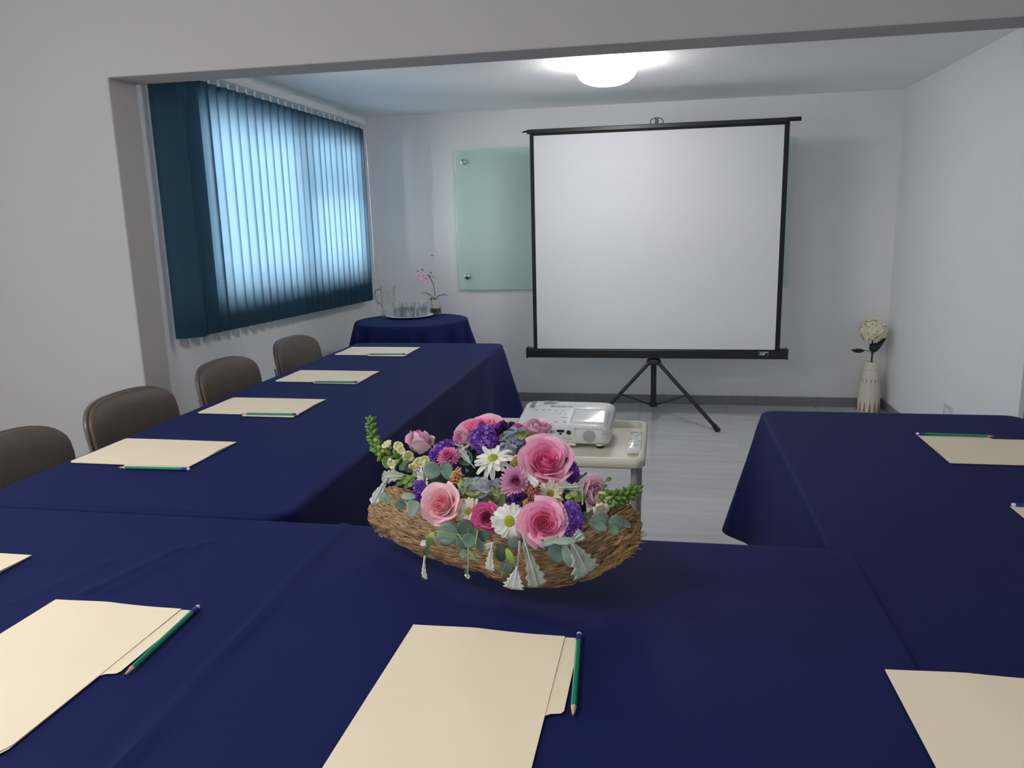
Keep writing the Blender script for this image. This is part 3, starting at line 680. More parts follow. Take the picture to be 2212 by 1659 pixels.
# remote
rm = empty('remote_control', (-.075, 2.392, TZ+.002), 'white remote control lying beside the projector on the tray', 'remote')
m = MB(); rings = [(.9, .0), (1, .004), (1, .014), (.95, .018), (.85, .0195)]; vs = []; fs = []; ou = rrect(-.022, -.095, .022, .098, .012, 5); n = len(ou)
for s, z in rings: vs += [(x*s, y*(1-(1-s)*.3), z) for x, y in ou]
for i in range(len(rings)-1):
    for k in range(n): fs.append((i*n+k, i*n+(k+1) % n, (i+1)*n+(k+1) % n, (i+1)*n+k))
fs += [tuple(range(n))[::-1], tuple(range(4*n, 5*n))]; m.add(vs, fs); m.build('shell', M['white'], rm, smooth=60)
MB().box((-.018, .082, .018), (.006, .094, .0205)).build('infrared_window', M['grey'], rm); MB().box((.016, .080, .018), (.019, .094, .0205)).build('power_key', M['black'], rm)
for j in range(6):
    for i in range(4 if j < 3 else 3):
        wdt = .0035 if j < 3 else .005; x = (-.0135+.009*i) if j < 3 else (-.0135+.0135*i)
        MB().prism(rrect(x-wdt, .066-.020*j-.004, x+wdt, .066-.020*j+.004, .002, 3), .019, .0208).build('key', M['white'] if (i+j) % 3 else M['leg'], rm)
text('lettering', 'EPSON', .010, Matrix.Translation((0, -.062, .0200)), M['print'], rm)
for x in (-.004, .004): MB().lathe([(.0022, .019), (.0022, .0206)], 8).build('indicator', M['black'], rm).location = (x, -.078, -.0005)

# ------------------------------------------------------------------ things on the round table
ZS = ZT+.0025
pt = empty('glass_pitcher', (-1.782, 4.945, ZS), 'tall clear glass pitcher with a handle beside the tray of tumblers', 'pitcher')
def spout(a, z): return 1 + (.22*math.exp(-((a)/.30)**2) if a < PI else .22*math.exp(-((a-2*PI)/.30)**2))*max(0, (z-.16)/.04)
MB().lathe([(.001, 0), (.046, 0), (.049, .004), (.048, .1), (.047, .17), (.048, .203), (.0465, .203), (.0455, .17), (.0462, .1), (.045, .012), (.001, .010)], 40, wob=spout).build('jug', M['glass'], pt, smooth='all')
MB().tube([(-.047, 0, .172), (-.062, 0, .182), (-.082, 0, .172), (-.090, 0, .14), (-.082, 0, .105), (-.064, 0, .085), (-.047, 0, .08), (-.044, 0, .06)], [.007, .007, .0065, .006, .006, .0065, .007, .005], 10).build('handle', M['solid'], pt, smooth='all')
pl = MB(); PLc = (-1.628, 4.92, ZS)
def ribs(a, z): return 1 + .012*math.cos(a*36)
pl.lathe([(.001, 0), (.10, 0), (.13, .004), (.152, .010), (.156, .013), (.152, .0145), (.128, .009), (.10, .005), (.001, .005)], 144, wob=ribs)
pl.v = [(x, y, z + (.0014*math.cos(36*math.atan2(y, x)) if math.hypot(x, y) > .09 and z > .004 else 0)) for x, y, z in pl.v]
o = pl.build('glass_tray', M['plate'], smooth='all'); o.location = PLc; tag(o, 'round ribbed glass serving tray under the tumblers on the corner table', 'tray')
def flute(a, z):
    t = max(0, min(1, (.055-z)/.05)); return 1 - .06*t*abs(math.sin(a*4))
def make_glass():
    t = empty('tumbler', (0, 0, 0), 'clear tumbler with a cut base standing on the ribbed glass tray', 'glass', 'tumblers on the glass tray')
    MB().lathe([(.001, 0), (.024, 0), (.026, .003), (.0285, .03), (.032, .06), (.035, .094), (.0335, .094), (.0305, .06), (.026, .03), (.021, .014), (.001, .012)], 32, wob=flute).build('bowl', M['glass'], t, smooth='all')
    cb = MB(); cb.lathe([(.001, -.0002), (.0245, -.0002), (.0268, .004), (.0286, .022), (.0296, .036), (.0302, .052), (.0292, .053), (.0262, .036), (.024, .016), (.001, .013)], 64, wob=lambda a, z: 1-.10*abs(math.sin(a*5))*(1 if z < .05 else .4))
    cb.v = [(x, y, z + (.020*(abs(math.cos(5*math.atan2(y, x)))-.75) if z > .03 else 0)) for x, y, z in cb.v]
    cb.build('cut_base', M['cut'], t)
    MB().tube([(.0345*math.cos(2*PI*k/24), .0345*math.sin(2*PI*k/24), .094) for k in range(24)], .0009, 5, closed=True).build('rim', M['plate'], t, smooth='all')  # pale ring added as the bright highlight along the lip
    return t
g0 = make_glass()
gl = ['left front', 'left back', 'middle front', 'middle back', 'right front', 'right back']
for k, (gx, gy) in enumerate(((-1.694, 4.88), (-1.690, 4.985), (-1.622, 4.86), (-1.632, 4.955), (-1.545, 4.885), (-1.552, 4.975))):
    c = g0 if k == 0 else copy_tree(g0); c.location = (gx, gy, ZS+.0056)
    c['label'] = 'clear cut-base tumbler on the glass tray, %s one of the six' % gl[k]
# orchid in a glass pot
oc = empty('potted_orchid', (-1.497, 5.075, ZS), 'small pink artificial orchid in a glass pot on the corner table', 'orchid')
MB().lathe([(.001, 0), (.044, 0), (.046, .004), (.043, .05), (.036, .088), (.033, .1), (.031, .1), (.034, .085), (.040, .05), (.042, .008), (.001, .006)], 6).build('glass_pot', M['glass'], oc, bevel=.002)
gravel = mat('dark gravel', (.05, .05, .06), .6, .6, 90); paper = mat('cream lining', (.62, .60, .50), .7, .2, 30)
MB().lathe([(.001, .0065), (.039, .0065), (.038, .038), (.001, .04)], 6).build('gravel', gravel, oc)
MB().lathe([(.001, .0405), (.034, .0405), (.031, .094), (.001, .096)], 16).build('planting_sleeve', paper, oc, smooth=True)
stem = mat('orchid stem', (.03, .07, .03), .5, .15)
MB().tube([(0, 0, .09), (.002, 0, .14), (-.006, -.002, .2), (-.02, -.004, .235), (-.04, -.006, .262), (-.075, -.008, .275), (-.10, -.01, .27)], .0022, 6).build('stem', stem, oc, smooth=True)
MB().tube([(-.028, -.005, .25), (-.005, -.005, .252), (.012, -.005, .24)], .0015, 5).build('stem', stem, oc, smooth=True)
def leaf_curve(pts, wd, thick=.0012):
    pts = [Vector(p) for p in pts]; n_ = len(pts)-1
    def f(u, v):
        i = min(n_-1, int(v*n_)); q = pts[i].lerp(pts[i+1], v*n_-i); t = (pts[i+1]-pts[i]).normalized(); s_ = t.cross(Vector((0, 0, 1))).normalized()
        w_ = wd*math.sin(PI*min(1, .12+.88*v))**.7*(1 if v < .98 else .2)
        return tuple(q + s_*w_*(u-.5)*2 + Vector((0, 0, 1))*w_*.35*abs(u-.5)*2)
    return MB().grid(f, 4, 12)
for pts in ([(0, 0, .095), (-.025, -.008, .125), (-.055, -.012, .142), (-.09, -.015, .145)], [(0, 0, .095), (.03, -.005, .122), (.06, -.01, .13), (.095, -.012, .126)], [(0, 0, .095), (-.012, -.02, .11), (-.02, -.03, .105), (-.016, -.035, .094)]):
    o = leaf_curve(pts, .010).build('leaf', stem, oc, smooth='all', fix=False); s = o.modifiers.new('t', 'SOLIDIFY'); s.thickness = .0012
opet = mat('orchid petal', (.86, .62, .76), .5, .18, 60, transl=.25); odk = mat('orchid bud', (.10, .015, .05), .5, .2)
pm = MB().grid(lambda u, v: ((u-.5)*.026*math.sin(PI*min(1, .15+.8*v)), v*.024, .004*math.sin(v*PI)-.006*(u-.5)**2*4*.3), 4, 5).mesh('petal', opet, 'all', False)
for k, (x, y, z, ax) in enumerate(((-.062, -.02, .262, 0), (-.085, -.022, .235, .4), (-.10, -.018, .26, 1.0), (-.07, -.025, .225, .8), (-.048, -.02, .238, .3))):
    b_ = MB().ell((0, 0, .003), (.003, .003, .004), 6, 4).build('blossom', odk, oc, smooth='all'); b_.matrix_local = Matrix.Translation((x, y, z)) @ Euler((PI/2-.2, ax*.5-.2, ax*.6-.3)).to_matrix().to_4x4()
    for q in range(5): link('petal', pm, b_, M=Matrix.Rotation(q*2*PI/5, 4, 'Z') @ Matrix.Scale(1.15 if q % 2 else .95, 4))
for (x, y, z) in ((-.108, -.01, .288), (-.075, -.008, .298), (-.12, -.012, .272), (-.108, -.01, .238), (-.018, -.005, .278), (-.03, -.006, .256)):
    MB().ell((x, y, z), (.005, .005, .0065), 7, 5).build('bud', odk, oc, smooth='all')

# ------------------------------------------------------------------ floor vase with hydrangea
VX, VY = 1.418, 5.64
vs_ = empty('floor_vase', (VX, VY, 0), 'tall cream ceramic vase with ochre notches standing in the right back corner', 'vase')
vp = [(.001, 0), (.068, 0), (.074, .008), (.0745, .02), (.071, .10), (.063, .2), (.052, .29), (.042, .345), (.039, .352), (.036, .352), (.034, .34), (.034, .2), (.001, .19)]
MB().lathe(vp, 48, wob=lambda a, z: 1+.012*math.cos(a*14) if z < .3 else 1).build('body', M['vase'], vs_, smooth='all')
def vr(z):
    for (r0, za), (r1, zb) in zip(vp[2:9], vp[3:9]):
        if za <= z <= zb: return r0+(r1-r0)*(z-za)/(zb-za)
    return .07
for k in range(14):
    a = 2*PI*k/14+.1
    for (zb, h, wdt) in ((.010, .075, .0085), (.205, .028, .0028), (.295, .008, .0022), (.318, .006, .002)):
        vs = []
        for (t, s) in ((0, -1), (0, 1), (.5, .55), (1, .05), (1, -.05), (.5, -.55)):
            z = zb+h*t if zb < .1 else zb+h*(1-t)
            r = vr(z)*1.013+.0012; aa = a+s*wdt/r; vs.append((r*math.cos(aa), r*math.sin(aa), z))
        if zb > .1 and k % 2 and zb < .25: pass
        MB().add(vs, [(0, 1, 2, 3, 4, 5)]).build('glaze_notch', M['gold'] if zb < .1 else M['darkleaf'], vs_, fix=False)
hy = empty('artificial_hydrangea', (VX, VY, .36), 'cream artificial hydrangea with two dark leaves standing in the corner vase', 'flower')
hz = .36
MB().tube([(0, 0, -.16), (.003, 0, .03), (.0, .0, .10), (-.004, 0, .16)], .006, 8).build('stem', M['darkleaf'], hy, smooth=True)
hc = Vector((-.006, -.02, .205))
fm = MB()
for q in range(4):
    Mq = Matrix.Rotation(q*PI/2, 4, 'Z')
    fm.grid(lambda u, v: ((u-.5)*.022*math.sin(PI*min(.93, .12+.8*v)), v*.018, .006*v*v), 3, 3, M=Mq)
fme = fm.mesh('floret', M['petalw'], 'all', False)
for k in range(110):
    z = 1-2*(k+.5)/110; a = k*2.39996; r = math.sqrt(1-z*z); d = Vector((r*math.cos(a), r*math.sin(a), z))
    if d.z < -.85: continue
    o = link('floret', fme, hy, M=frame_to(hc+Vector((d.x*.083, d.y*.083, d.z*.074))*random.uniform(.9, 1.05), d+Vector((random.uniform(-.3, .3), random.uniform(-.3, .3), random.uniform(-.3, .3))), random.uniform(0, 6)))
MB().ell(hc[:], (.07, .07, .062), 16, 10).build('flower_core', M['petalw'], hy, smooth='all')
def bigleaf(pts, wd):
    o = leaf_curve(pts, wd).build('leaf', M['darkleaf'], hy, smooth='all', fix=False); s = o.modifiers.new('t', 'SOLIDIFY'); s.thickness = .0012; return o
MB().tube([(0, 0, .055), (-.03, -.01, .068), (-.045, -.012, .07)], .0022, 5).build('leaf_stalk', M['darkleaf'], hy, smooth=True)
MB().grid(lambda u, v: (-.045-.095*v, -.012-.03*(u-.5), .072+.010*math.sin(v*PI)+.004*v-(.034*math.sin(PI*min(1, .06+.94*v))**.8)*(1-u)), 5, 10).build('leaf', M['darkleaf'], hy, smooth='all', fix=False)
MB().tube([(0, 0, .02), (.012, -.01, .06), (.02, -.015, .09)], .0022, 5).build('leaf_stalk', M['darkleaf'], hy, smooth=True)
MB().grid(lambda u, v: (-.03+.10*v, -.03-.02*math.sin(u*PI), .118+.045*v**2 - (.065*math.sin(PI*min(1, .12+.84*v))**.7)*(1-u)), 5, 10).build('leaf', M['darkleaf'], hy, smooth='all', fix=False)
# ------------------------------------------------------------------ flower arrangement in a bark trough
FA = empty('flower_arrangement', (-.235, 1.19, ZT+.0015), 'pink and white flower arrangement in a rough bark trough on the front table', 'flower arrangement')
FA0 = Vector((-.235, 1.19, ZT+.0015))
ZPX = 640/2212
def zp_(zx, zy): return 780+zx*ZPX, 850+zy*ZPX
def depthY(zy): return 1.125 + max(-.02, min(.30, (980-zy)/740*.215))
def fpt(zx, zy, dy=0):
    px, py = zp_(zx, zy); return at(px, py, depthY(zy)+dy) - FA0
def fsz(z, Y=1.2): return z*ZPX/FPX*(Y*1.06)
DC = Vector((-.215, 1.27, .80)) - FA0
def toward_cam(P): return (CAM - FA0 - P).normalized()
def facing(P, out=.55, extra=(0, 0, 0)):
    o = (P-DC); o.normalize(); return (o*out + toward_cam(P)*(1-out) + Vector(extra)).normalized()
def petmat(name, c, var=.05, tr=.22, rough=.5): return mat(name, c, rough, var, 30, .15, 200, transl=tr, spec=.3)
PINK = [petmat('deep pink petal', (.96, .26, .50)), petmat('pink petal', (.98, .40, .61)), petmat('light pink petal', (.99, .53, .68))]
SOFT = [petmat('salmon pink petal', (.97, .50, .57)), petmat('soft pink petal', (.98, .56, .62)), petmat('pale pink petal', (.99, .66, .71))]
MAG = [petmat('dark rose petal', (.62, .10, .28)), petmat('rose petal', (.82, .25, .46)), petmat('hot pink petal', (.82, .13, .40))]
LIL = [petmat('mauve petal', (.74, .34, .52)), petmat('lilac pink petal', (.84, .50, .65)), petmat('pale lilac petal', (.88, .60, .71))]
WHITE = petmat('white petal', (.86, .85, .78), .03, .2); WARM = petmat('cream white petal', (.84, .77, .62), .04, .2)
YEL = mat('yellow green disc', (.55, .55, .03), .7, .3, 120, .6, 400, col2=(.30, .42, .02)); DISC = mat('olive disc', (.28, .25, .03), .7, .3, 120, .6, 400, col2=(.62, .55, .03))
PURP = mat('purple statice', (.22, .07, .46), .7, .3, 200); PURP2 = mat('pale violet', (.45, .28, .70), .7, .2, 200); DPURP = mat('dark purple', (.05, .018, .11), .7, .3, 200)
EUC = mat('eucalyptus leaf', (.080, .145, .105), .55, .15, 40, .2, 200, col2=(.145, .215, .165)); EUCD = mat('dark eucalyptus leaf', (.035, .085, .05), .5, .15, 40, col2=(.06, .115, .075)); EUCL = mat('pale eucalyptus underside', (.27, .36, .29), .6, .1, 40)
DUST = mat('dusty miller leaf', (.28, .32, .27), .85, .15, 60, .5, 500, col2=(.42, .46, .39)); DUSTL = mat('pale dusty miller', (.60, .63, .58), .85, .1, 60, .5, 500)
GRN = mat('fresh green', (.10, .21, .03), .5, .2, 60); GRN2 = mat('yellow green', (.32, .42, .08), .5, .15, 60); SNAP = petmat('pale yellow snapdragon', (.76, .74, .40), .08); STEM = mat('pale stem', (.30, .40, .16), .5, .1)
HYB = petmat('blue grey hydrangea', (.27, .32, .44), .2, .15); HYG = petmat('green hydrangea', (.36, .44, .16), .2, .15); HYD = petmat('pale grey hydrangea', (.46, .50, .53), .15, .15)
PEACH = mat('peach rice flower', (.62, .28, .14), .7, .25, 150); OCH = mat('ochre berries', (.42, .26, .05), .7, .3, 150); ROSY = mat('rosy rice flower', (.48, .17, .12), .7, .3, 150)
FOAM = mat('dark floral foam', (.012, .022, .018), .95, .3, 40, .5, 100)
# --- petals
def petal(R_, H_, W_, lip, seed, nu=10, nv=8, tuck=.12, mt=None, point=.06, flat=0):
    rn = random.Random(seed); ph = rn.uniform(0, 6); m = MB()
    def f(uu, v):
        u = uu*2-1
        ww = W_*min(1, .42+.95*v)*(1-.16*v**5)
        th = u*ww
        r = R_*(.30+.70*math.sin(min(1, v*1.15)*PI/2)**.8)
        k = max(0, (v-.62)/.38)
        r += lip*R_*k**1.7
        z = H_*v - flat*k*k*H_
        z -= H_*.30*abs(u)**2.6*v - H_*point*(1-abs(u))**2*v
        z -= lip*H_*.22*k*k
        r += tuck*R_*u + .025*R_*math.sin(5*u+ph)*v*v
        z += .025*H_*math.sin(7*u+ph*2)*v**3
        return (r*math.cos(th), r*math.sin(th), z)
    m.grid(f, nu, nv); return m.mesh('petal', mt, 'all', False)
rose_cache = {}
def rose(zx, zy, rz, pal, n, spin=0, key='open', sq=1.0, dy=0, hgt=1, label=None):
    P = fpt(zx, zy, dy); r = fsz(rz, depthY(zy))
    ck = (pal[0].name, key)
    if ck not in rose_cache:
        L = []
        if key == 'open':
            spec = [(.10, .78, 2.0, 2, 0, 0), (.19, .80, 1.5, 3, .05, 0), (.31, .80, 1.15, 4, .08, 0), (.44, .78, .95, 4, .14, 1), (.58, .74, .85, 5, .22, 1), (.70, .66, .82, 5, .32, 2), (.78, .54, .8, 5, .36, 2)]
        elif key == 'bud':
            spec = [(.10, 1.25, 2.0, 2, 0, 0), (.20, 1.25, 1.5, 3, .04, 0), (.34, 1.22, 1.15, 3, .06, 1), (.50, 1.18, 1.0, 4, .08, 1), (.64, 1.10, .95, 4, .16, 2), (.72, .98, .9, 3, .34, 2)]
        else:   # wide
            spec = [(.12, .55, 2.0, 2, 0, 0), (.22, .56, 1.4, 3, .05, 0), (.36, .55, 1.1, 4, .1, 0), (.50, .50, .9, 5, .2, 1), (.66, .42, .8, 5, .35, 1), (.76, .32, .75, 6, .45, 2)]
        for ri, (R_, H_, W_, cnt, lip, mi) in enumerate(spec):
            ms = [petal(R_, H_, W_, lip, ri*7+s+hash_(pal[0].name), mt=pal[mi], point=.10 if mi == 2 else .05) for s in (0, 1)]
            L.append((ms, cnt, .0))
        rose_cache[ck] = L
    cup = MB().lathe([(.001, -.05), (.18, .0), (.34, .10), (.42, .22), (.30, .3), (.001, .32)], 14).mesh('calyx', GRN if key == 'bud' else pal[0], 'all')
    o = link('rose', cup, FA, M=frame_to(P, n, spin) @ Matrix.Translation((0, 0, -.45*r*hgt)) @ Matrix.Diagonal((r*sq, r, r*hgt, 1)))
    rn = random.Random(int(zx))
    off = 0
    for (ms, cnt, zz) in rose_cache[ck]:
        off += .7
        for k in range(cnt):
            a = 2*PI*k/cnt + off + rn.uniform(-.12, .12)
            link('petal', ms[k % 2], o, M=Matrix.Rotation(a, 4, 'Z') @ Matrix.Rotation(rn.uniform(-.05, .05), 4, 'Y') @ Matrix.Scale(rn.uniform(.95, 1.05), 4))
    return o
def hash_(s): return sum(ord(c) for c in s) % 97
def strap(L_, W_, curl, mt, cup=.25, tip=1, nm='petal'):
    def f(u, v):
        w_ = W_*(math.sin(PI*min(.86, .16+.70*v))**.75)
        s = (u-.5)*2
        a = curl*v
        x = L_*(math.sin(a)/curl if abs(curl) > 1e-3 else v); z = L_*((1-math.cos(a))/curl if abs(curl) > 1e-3 else 0)
        return (x, s*w_, z + cup*w_*s*s)
    return MB().grid(f, 3, 6).mesh(nm, mt, 'all', False)
def daisy(zx, zy, rz, n, mt, dmat, cnt=22, spin=0, droop=(-.1, .35), dr=.24, dy=0, longs=(), sq=1):
    P = fpt(zx, zy, dy); r = fsz(rz, depthY(zy))
    base = MB().lathe([(.001, -.10), (.10, -.07), (.16, -.01), (.12, .03), (.001, .03)], 12).mesh('calyx', GRN2, 'all')
    o = link('daisy', base, FA, M=frame_to(P, n, spin) @ Matrix.Diagonal((r*sq, r, r, 1)))
    ms = [strap(.86, .145, -.35, mt), strap(.80, .15, .25, mt), strap(.86, .13, -.7, mt)]
    rn = random.Random(int(zx*3+zy))
    for ring, (nn, zz, tilt) in enumerate(((cnt, 0, droop[0]), (int(cnt*.7), .03, droop[1]))):
        for k in range(nn):
            a = 2*PI*k/nn + ring*.2 + rn.uniform(-.09, .09); sc_ = rn.uniform(.9, 1.06)*(1 if ring == 0 else .82)
            for (la, ls, lt) in longs:
                if abs((a-la+PI) % (2*PI)-PI) < .17 and ring == 0: sc_ *= ls
            link('petal', ms[rn.randrange(3)], o, M=Matrix.Rotation(a, 4, 'Z') @ Matrix.Translation((.12, 0, zz)) @ Matrix.Rotation(-tilt-rn.uniform(-.12, .14), 4, 'Y') @ Matrix.Scale(sc_, 4))
    dm = MB().lathe([(dr, .02), (dr*1.03, .06), (dr*.85, .12), (dr*.5, .15), (.001, .14)], 18)
    for k in range(60):
        rr = dr*math.sqrt((k+.5)/60); a = k*2.39996
        dm.ell((rr*math.cos(a), rr*math.sin(a), .065+.08*(1-(rr/dr)**2)), (.022, .022, .03), 5, 3)
    dm.build('disc', dmat, o, smooth='all')
    return o
MUMC = [petmat('magenta floret', (.38, .02, .16)), petmat('pink purple floret', (.66, .14, .42)), petmat('pale pink floret', (.80, .42, .62))]
HOTM = [petmat('hot magenta floret', (.60, .03, .26)), petmat('hot pink floret', (.76, .14, .40)), petmat('bright pink floret', (.82, .30, .52))]
def mum(zx, zy, rz, n, pal, spin=0, dy=0, rings=6, half=False, sq=1):
    P = fpt(zx, zy, dy); r = fsz(rz, depthY(zy))
    base = MB().lathe([(.001, -.2), (.18, -.12), (.22, .05), (.001, .06)], 12).mesh('calyx', GRN, 'all')
    o = link('chrysanthemum', base, FA, M=frame_to(P, n, spin) @ Matrix.Diagonal((r*sq, r, r, 1)))
    spec = [(.92, .125, .02, .10, 24, 2), (.86, .12, .28, .4, 24, 2), (.74, .11, .60, .7, 22, 2), (.62, .10, .88, .8, 20, 1), (.48, .09, 1.15, .8, 16, 1), (.34, .075, 1.35, .6, 12, 0)][:rings]
    for ri, (L_, W_, tilt, curl, nn, mi) in enumerate(spec):
        m = MB(); rn = random.Random(ri)
        for k in range(nn):
            a = 2*PI*k/nn + ri*.17
            Mq = Matrix.Rotation(a, 4, 'Z') @ Matrix.Translation((.06, 0, .01*ri)) @ Matrix.Rotation(-tilt-rn.uniform(-.1, .1), 4, 'Y') @ Matrix.Scale(rn.uniform(.92, 1.05), 4)
            def f(u, v, L_=L_, W_=W_, curl=curl):
                w_ = W_*(math.sin(PI*min(.9, .2+.7*v))**.7); s = (u-.5)*2; a_ = curl*v
                return (L_*math.sin(a_)/curl, s*w_, L_*(1-math.cos(a_))/curl + .7*w_*s*s)
            m.grid(f, 2, 4, M=Mq)
        m.build('petal_ring', pal[mi], o, smooth='all', fix=False)
    return o
def statice(zx, zy, rx, ry, mats=(PURP, PURP2), cnt=80, dy=0, rot=0, white=.25):
    P = fpt(zx, zy, dy); a, b_ = fsz(rx, depthY(zy)), fsz(ry, depthY(zy)); n = toward_cam(P)
    q = n.to_track_quat('Z', 'Y').to_matrix(); X_ = q.col[0]; Y_ = q.col[1]; m = MB(); rn = random.Random(int(zx))
    m.ell((0, 0, -.006), (a*.7, b_*.7, a*.4), 12, 8, 0)
    for k in range(cnt):
        z = 1-1.5*(k+.5)/cnt; t = k*2.39996; r = math.sqrt(max(0, 1-z*z)); d = Vector((r*math.cos(t), r*math.sin(t), z))
        p_ = Vector((d.x*a, d.y*b_, d.z*a*.7))*rn.uniform(.72, 1.16); s = rn.uniform(.0034, .0056)
        Mq = frame_to(p_, d+Vector((rn.uniform(-.5, .5), rn.uniform(-.5, .5), rn.uniform(0, .5))), rn.uniform(0, 6))
        mi = 1 if rn.random() < white else 0
        vs = [(.0, 0, -.2*s)]; fs = []
        for j in range(10):
            an = 2*PI*j/10; rr = s*(1.0 if j % 2 == 0 else .5); vs.append((rr*math.cos(an), rr*math.sin(an), s*(.75 if j % 2 == 0 else .55)))
        vs.append((0, 0, -1.8*s))
        for j in range(10): fs.append((0, 1+j, 1+(j+1) % 10)); fs.append((11, 1+(j+1) % 10, 1+j))
        m.add(vs, fs, mi, Mq)
    R4 = q.to_4x4(); o = m.build('statice', list(mats), FA, fix=False); o.matrix_local = Matrix.Translation(P) @ R4 @ Matrix.Rotation(rot, 4, 'Z'); return o
def berries(zx, zy, rx, ry, mt, cnt=45, dy=0, rot=0, s=.0024):
    P = fpt(zx, zy, dy); a, b_ = fsz(rx, depthY(zy)), fsz(ry, depthY(zy)); q = toward_cam(P).to_track_quat('Z', 'Y').to_matrix().to_4x4(); m = MB(); rn = random.Random(int(zy))
    for k in range(cnt):
        z = 1-1.4*(k+.5)/cnt; t = k*2.39996; r = math.sqrt(max(0, 1-z*z)); p_ = Vector((r*math.cos(t)*a, r*math.sin(t)*b_, z*a*.6))*rn.uniform(.6, 1.05); ss = s*rn.uniform(.7, 1.2)
        m.ell(p_[:], (ss, ss, ss*1.2), 6, 4)
    o = m.build('rice_flower', mt, FA, smooth='all'); o.matrix_local = Matrix.Translation(P) @ q @ Matrix.Rotation(rot, 4, 'Z'); return o
def hydra(zx, zy, rx, ry, mats, cnt=16, dy=0, fs_=.011):
    P = fpt(zx, zy, dy); a, b_ = fsz(rx, depthY(zy)), fsz(ry, depthY(zy)); q = toward_cam(P).to_track_quat('Z', 'Y').to_matrix().to_4x4(); rn = random.Random(int(zx+zy))
    o = MB().ell((0, 0, -.006), (a*.75, b_*.75, a*.4), 10, 6).build('hydrangea', FOAM, FA, smooth='all'); o.matrix_local = Matrix.Translation(P) @ q
    mes = []
    for mt in mats:
        m = MB()
        for k in range(4):
            m.grid(lambda u, v: ((u-.5)*1.25*math.sin(PI*min(.9, .14+.74*v))**.8, v, .25*v*v-.25*(2*u-1)**2*v*.5), 3, 4, M=Matrix.Rotation(k*PI/2, 4, 'Z'))
        m.ell((0, 0, .05), (.09, .09, .09), 6, 4); mes.append(m.mesh('floret', mt, 'all', False))
    for k in range(cnt):
        z = 1-1.3*(k+.5)/cnt; t = k*2.39996; r = math.sqrt(max(0, 1-z*z)); d = Vector((r*math.cos(t), r*math.sin(t), z))
        link('floret', mes[rn.randrange(len(mes))], o, M=frame_to(Vector((d.x*a, d.y*b_, d.z*a*.5)), d+Vector((rn.uniform(-.5, .5), rn.uniform(-.5, .5), .2)), rn.uniform(0, 6)) @ Matrix.Scale(fs_*rn.uniform(.75, 1.15), 4))
def leaf(nm, a, b_, wz, mt, shape='round', bend=.12, dy=0, dyb=None, tilt=0, lobes=0, up=None):
    A = fpt(*a, dy); B = fpt(*b_, dy if dyb is None else dyb); L_ = (B-A).length; yv = (B-A).normalized(); n = toward_cam((A+B)/2)
    if up: n = (n+Vector(up)).normalized()
    xv = yv.cross(n).normalized(); n = xv.cross(yv).normalized()
    if tilt: R_ = Matrix.Rotation(tilt, 3, yv); xv = R_ @ xv; n = R_ @ n
    wd = fsz(wz, 1.17)
    def f(u, v):
        s = (u-.5)*2
        if shape == 'round': ww = math.sin(PI*min(.985, .03+.95*v))**.55
        elif shape == 'long': ww = math.sin(PI*min(.985, .05+.93*v))**.9
        elif shape == 'lobed':
            ww = (.10+.9*min(1, max(0, v-.12)*1.5)**.9)*(1-.85*max(0, (v-.86)/.14)**2)
            ww *= 1 - .30*abs(math.sin(v*PI*5.5))**1.5*min(1, v*2)
        yy = v*(1 + (0 if shape != 'lobed' else -.05*abs(math.cos(s*PI*3.5))*max(0, v-.8)/.2))
        return tuple(A + yv*(L_*yy) + xv*(s*wd*ww) + n*(bend*L_*math.sin(PI*v) + (.18 if shape != 'lobed' else .10)*wd*s*s*ww + (.05*wd*math.cos(s*9) if shape == 'lobed' else 0)))
    nu, nv = (12, 30) if shape == 'lobed' else (6, 10)
    o = MB().grid(f, nu, nv).build(nm, mt, FA, smooth='all', fix=False)
    so = o.modifiers.new('t', 'SOLIDIFY'); so.thickness = .0006
    if shape == 'lobed':
        MB().tube([tuple(A+yv*L_*t+n*(bend*L_*math.sin(PI*t)+.0012)) for t in (0, .2, .4, .6, .8, .93)], [.0014, .0013, .0011, .0009, .0007, .0004], 5).build('midrib', DUSTL, o, smooth='all')
    return o
def stem_(pts, r=.0011, mt=None, dy=0, dys=None):
    P = [fpt(*p, dy if dys is None else dys[i]) for i, p in enumerate(pts)]
    return MB().tube([p[:] for p in P], r, 6).build('stem', mt or STEM, FA, smooth='all')

# --- bark trough
ctr = [(832, 1104, 1.33, .048), (868, 1114, 1.295, .049), (935, 1145, 1.235, .050), (1040, 1174, 1.18, .050), (1140, 1203, 1.155, .049), (1230, 1198, 1.155, .047), (1300, 1160, 1.19, .049), (1346, 1130, 1.225, .048)]
CP = [at(x, y, Y)-FA0 for x, y, Y, r in ctr]; CR = [c[3] for c in ctr]

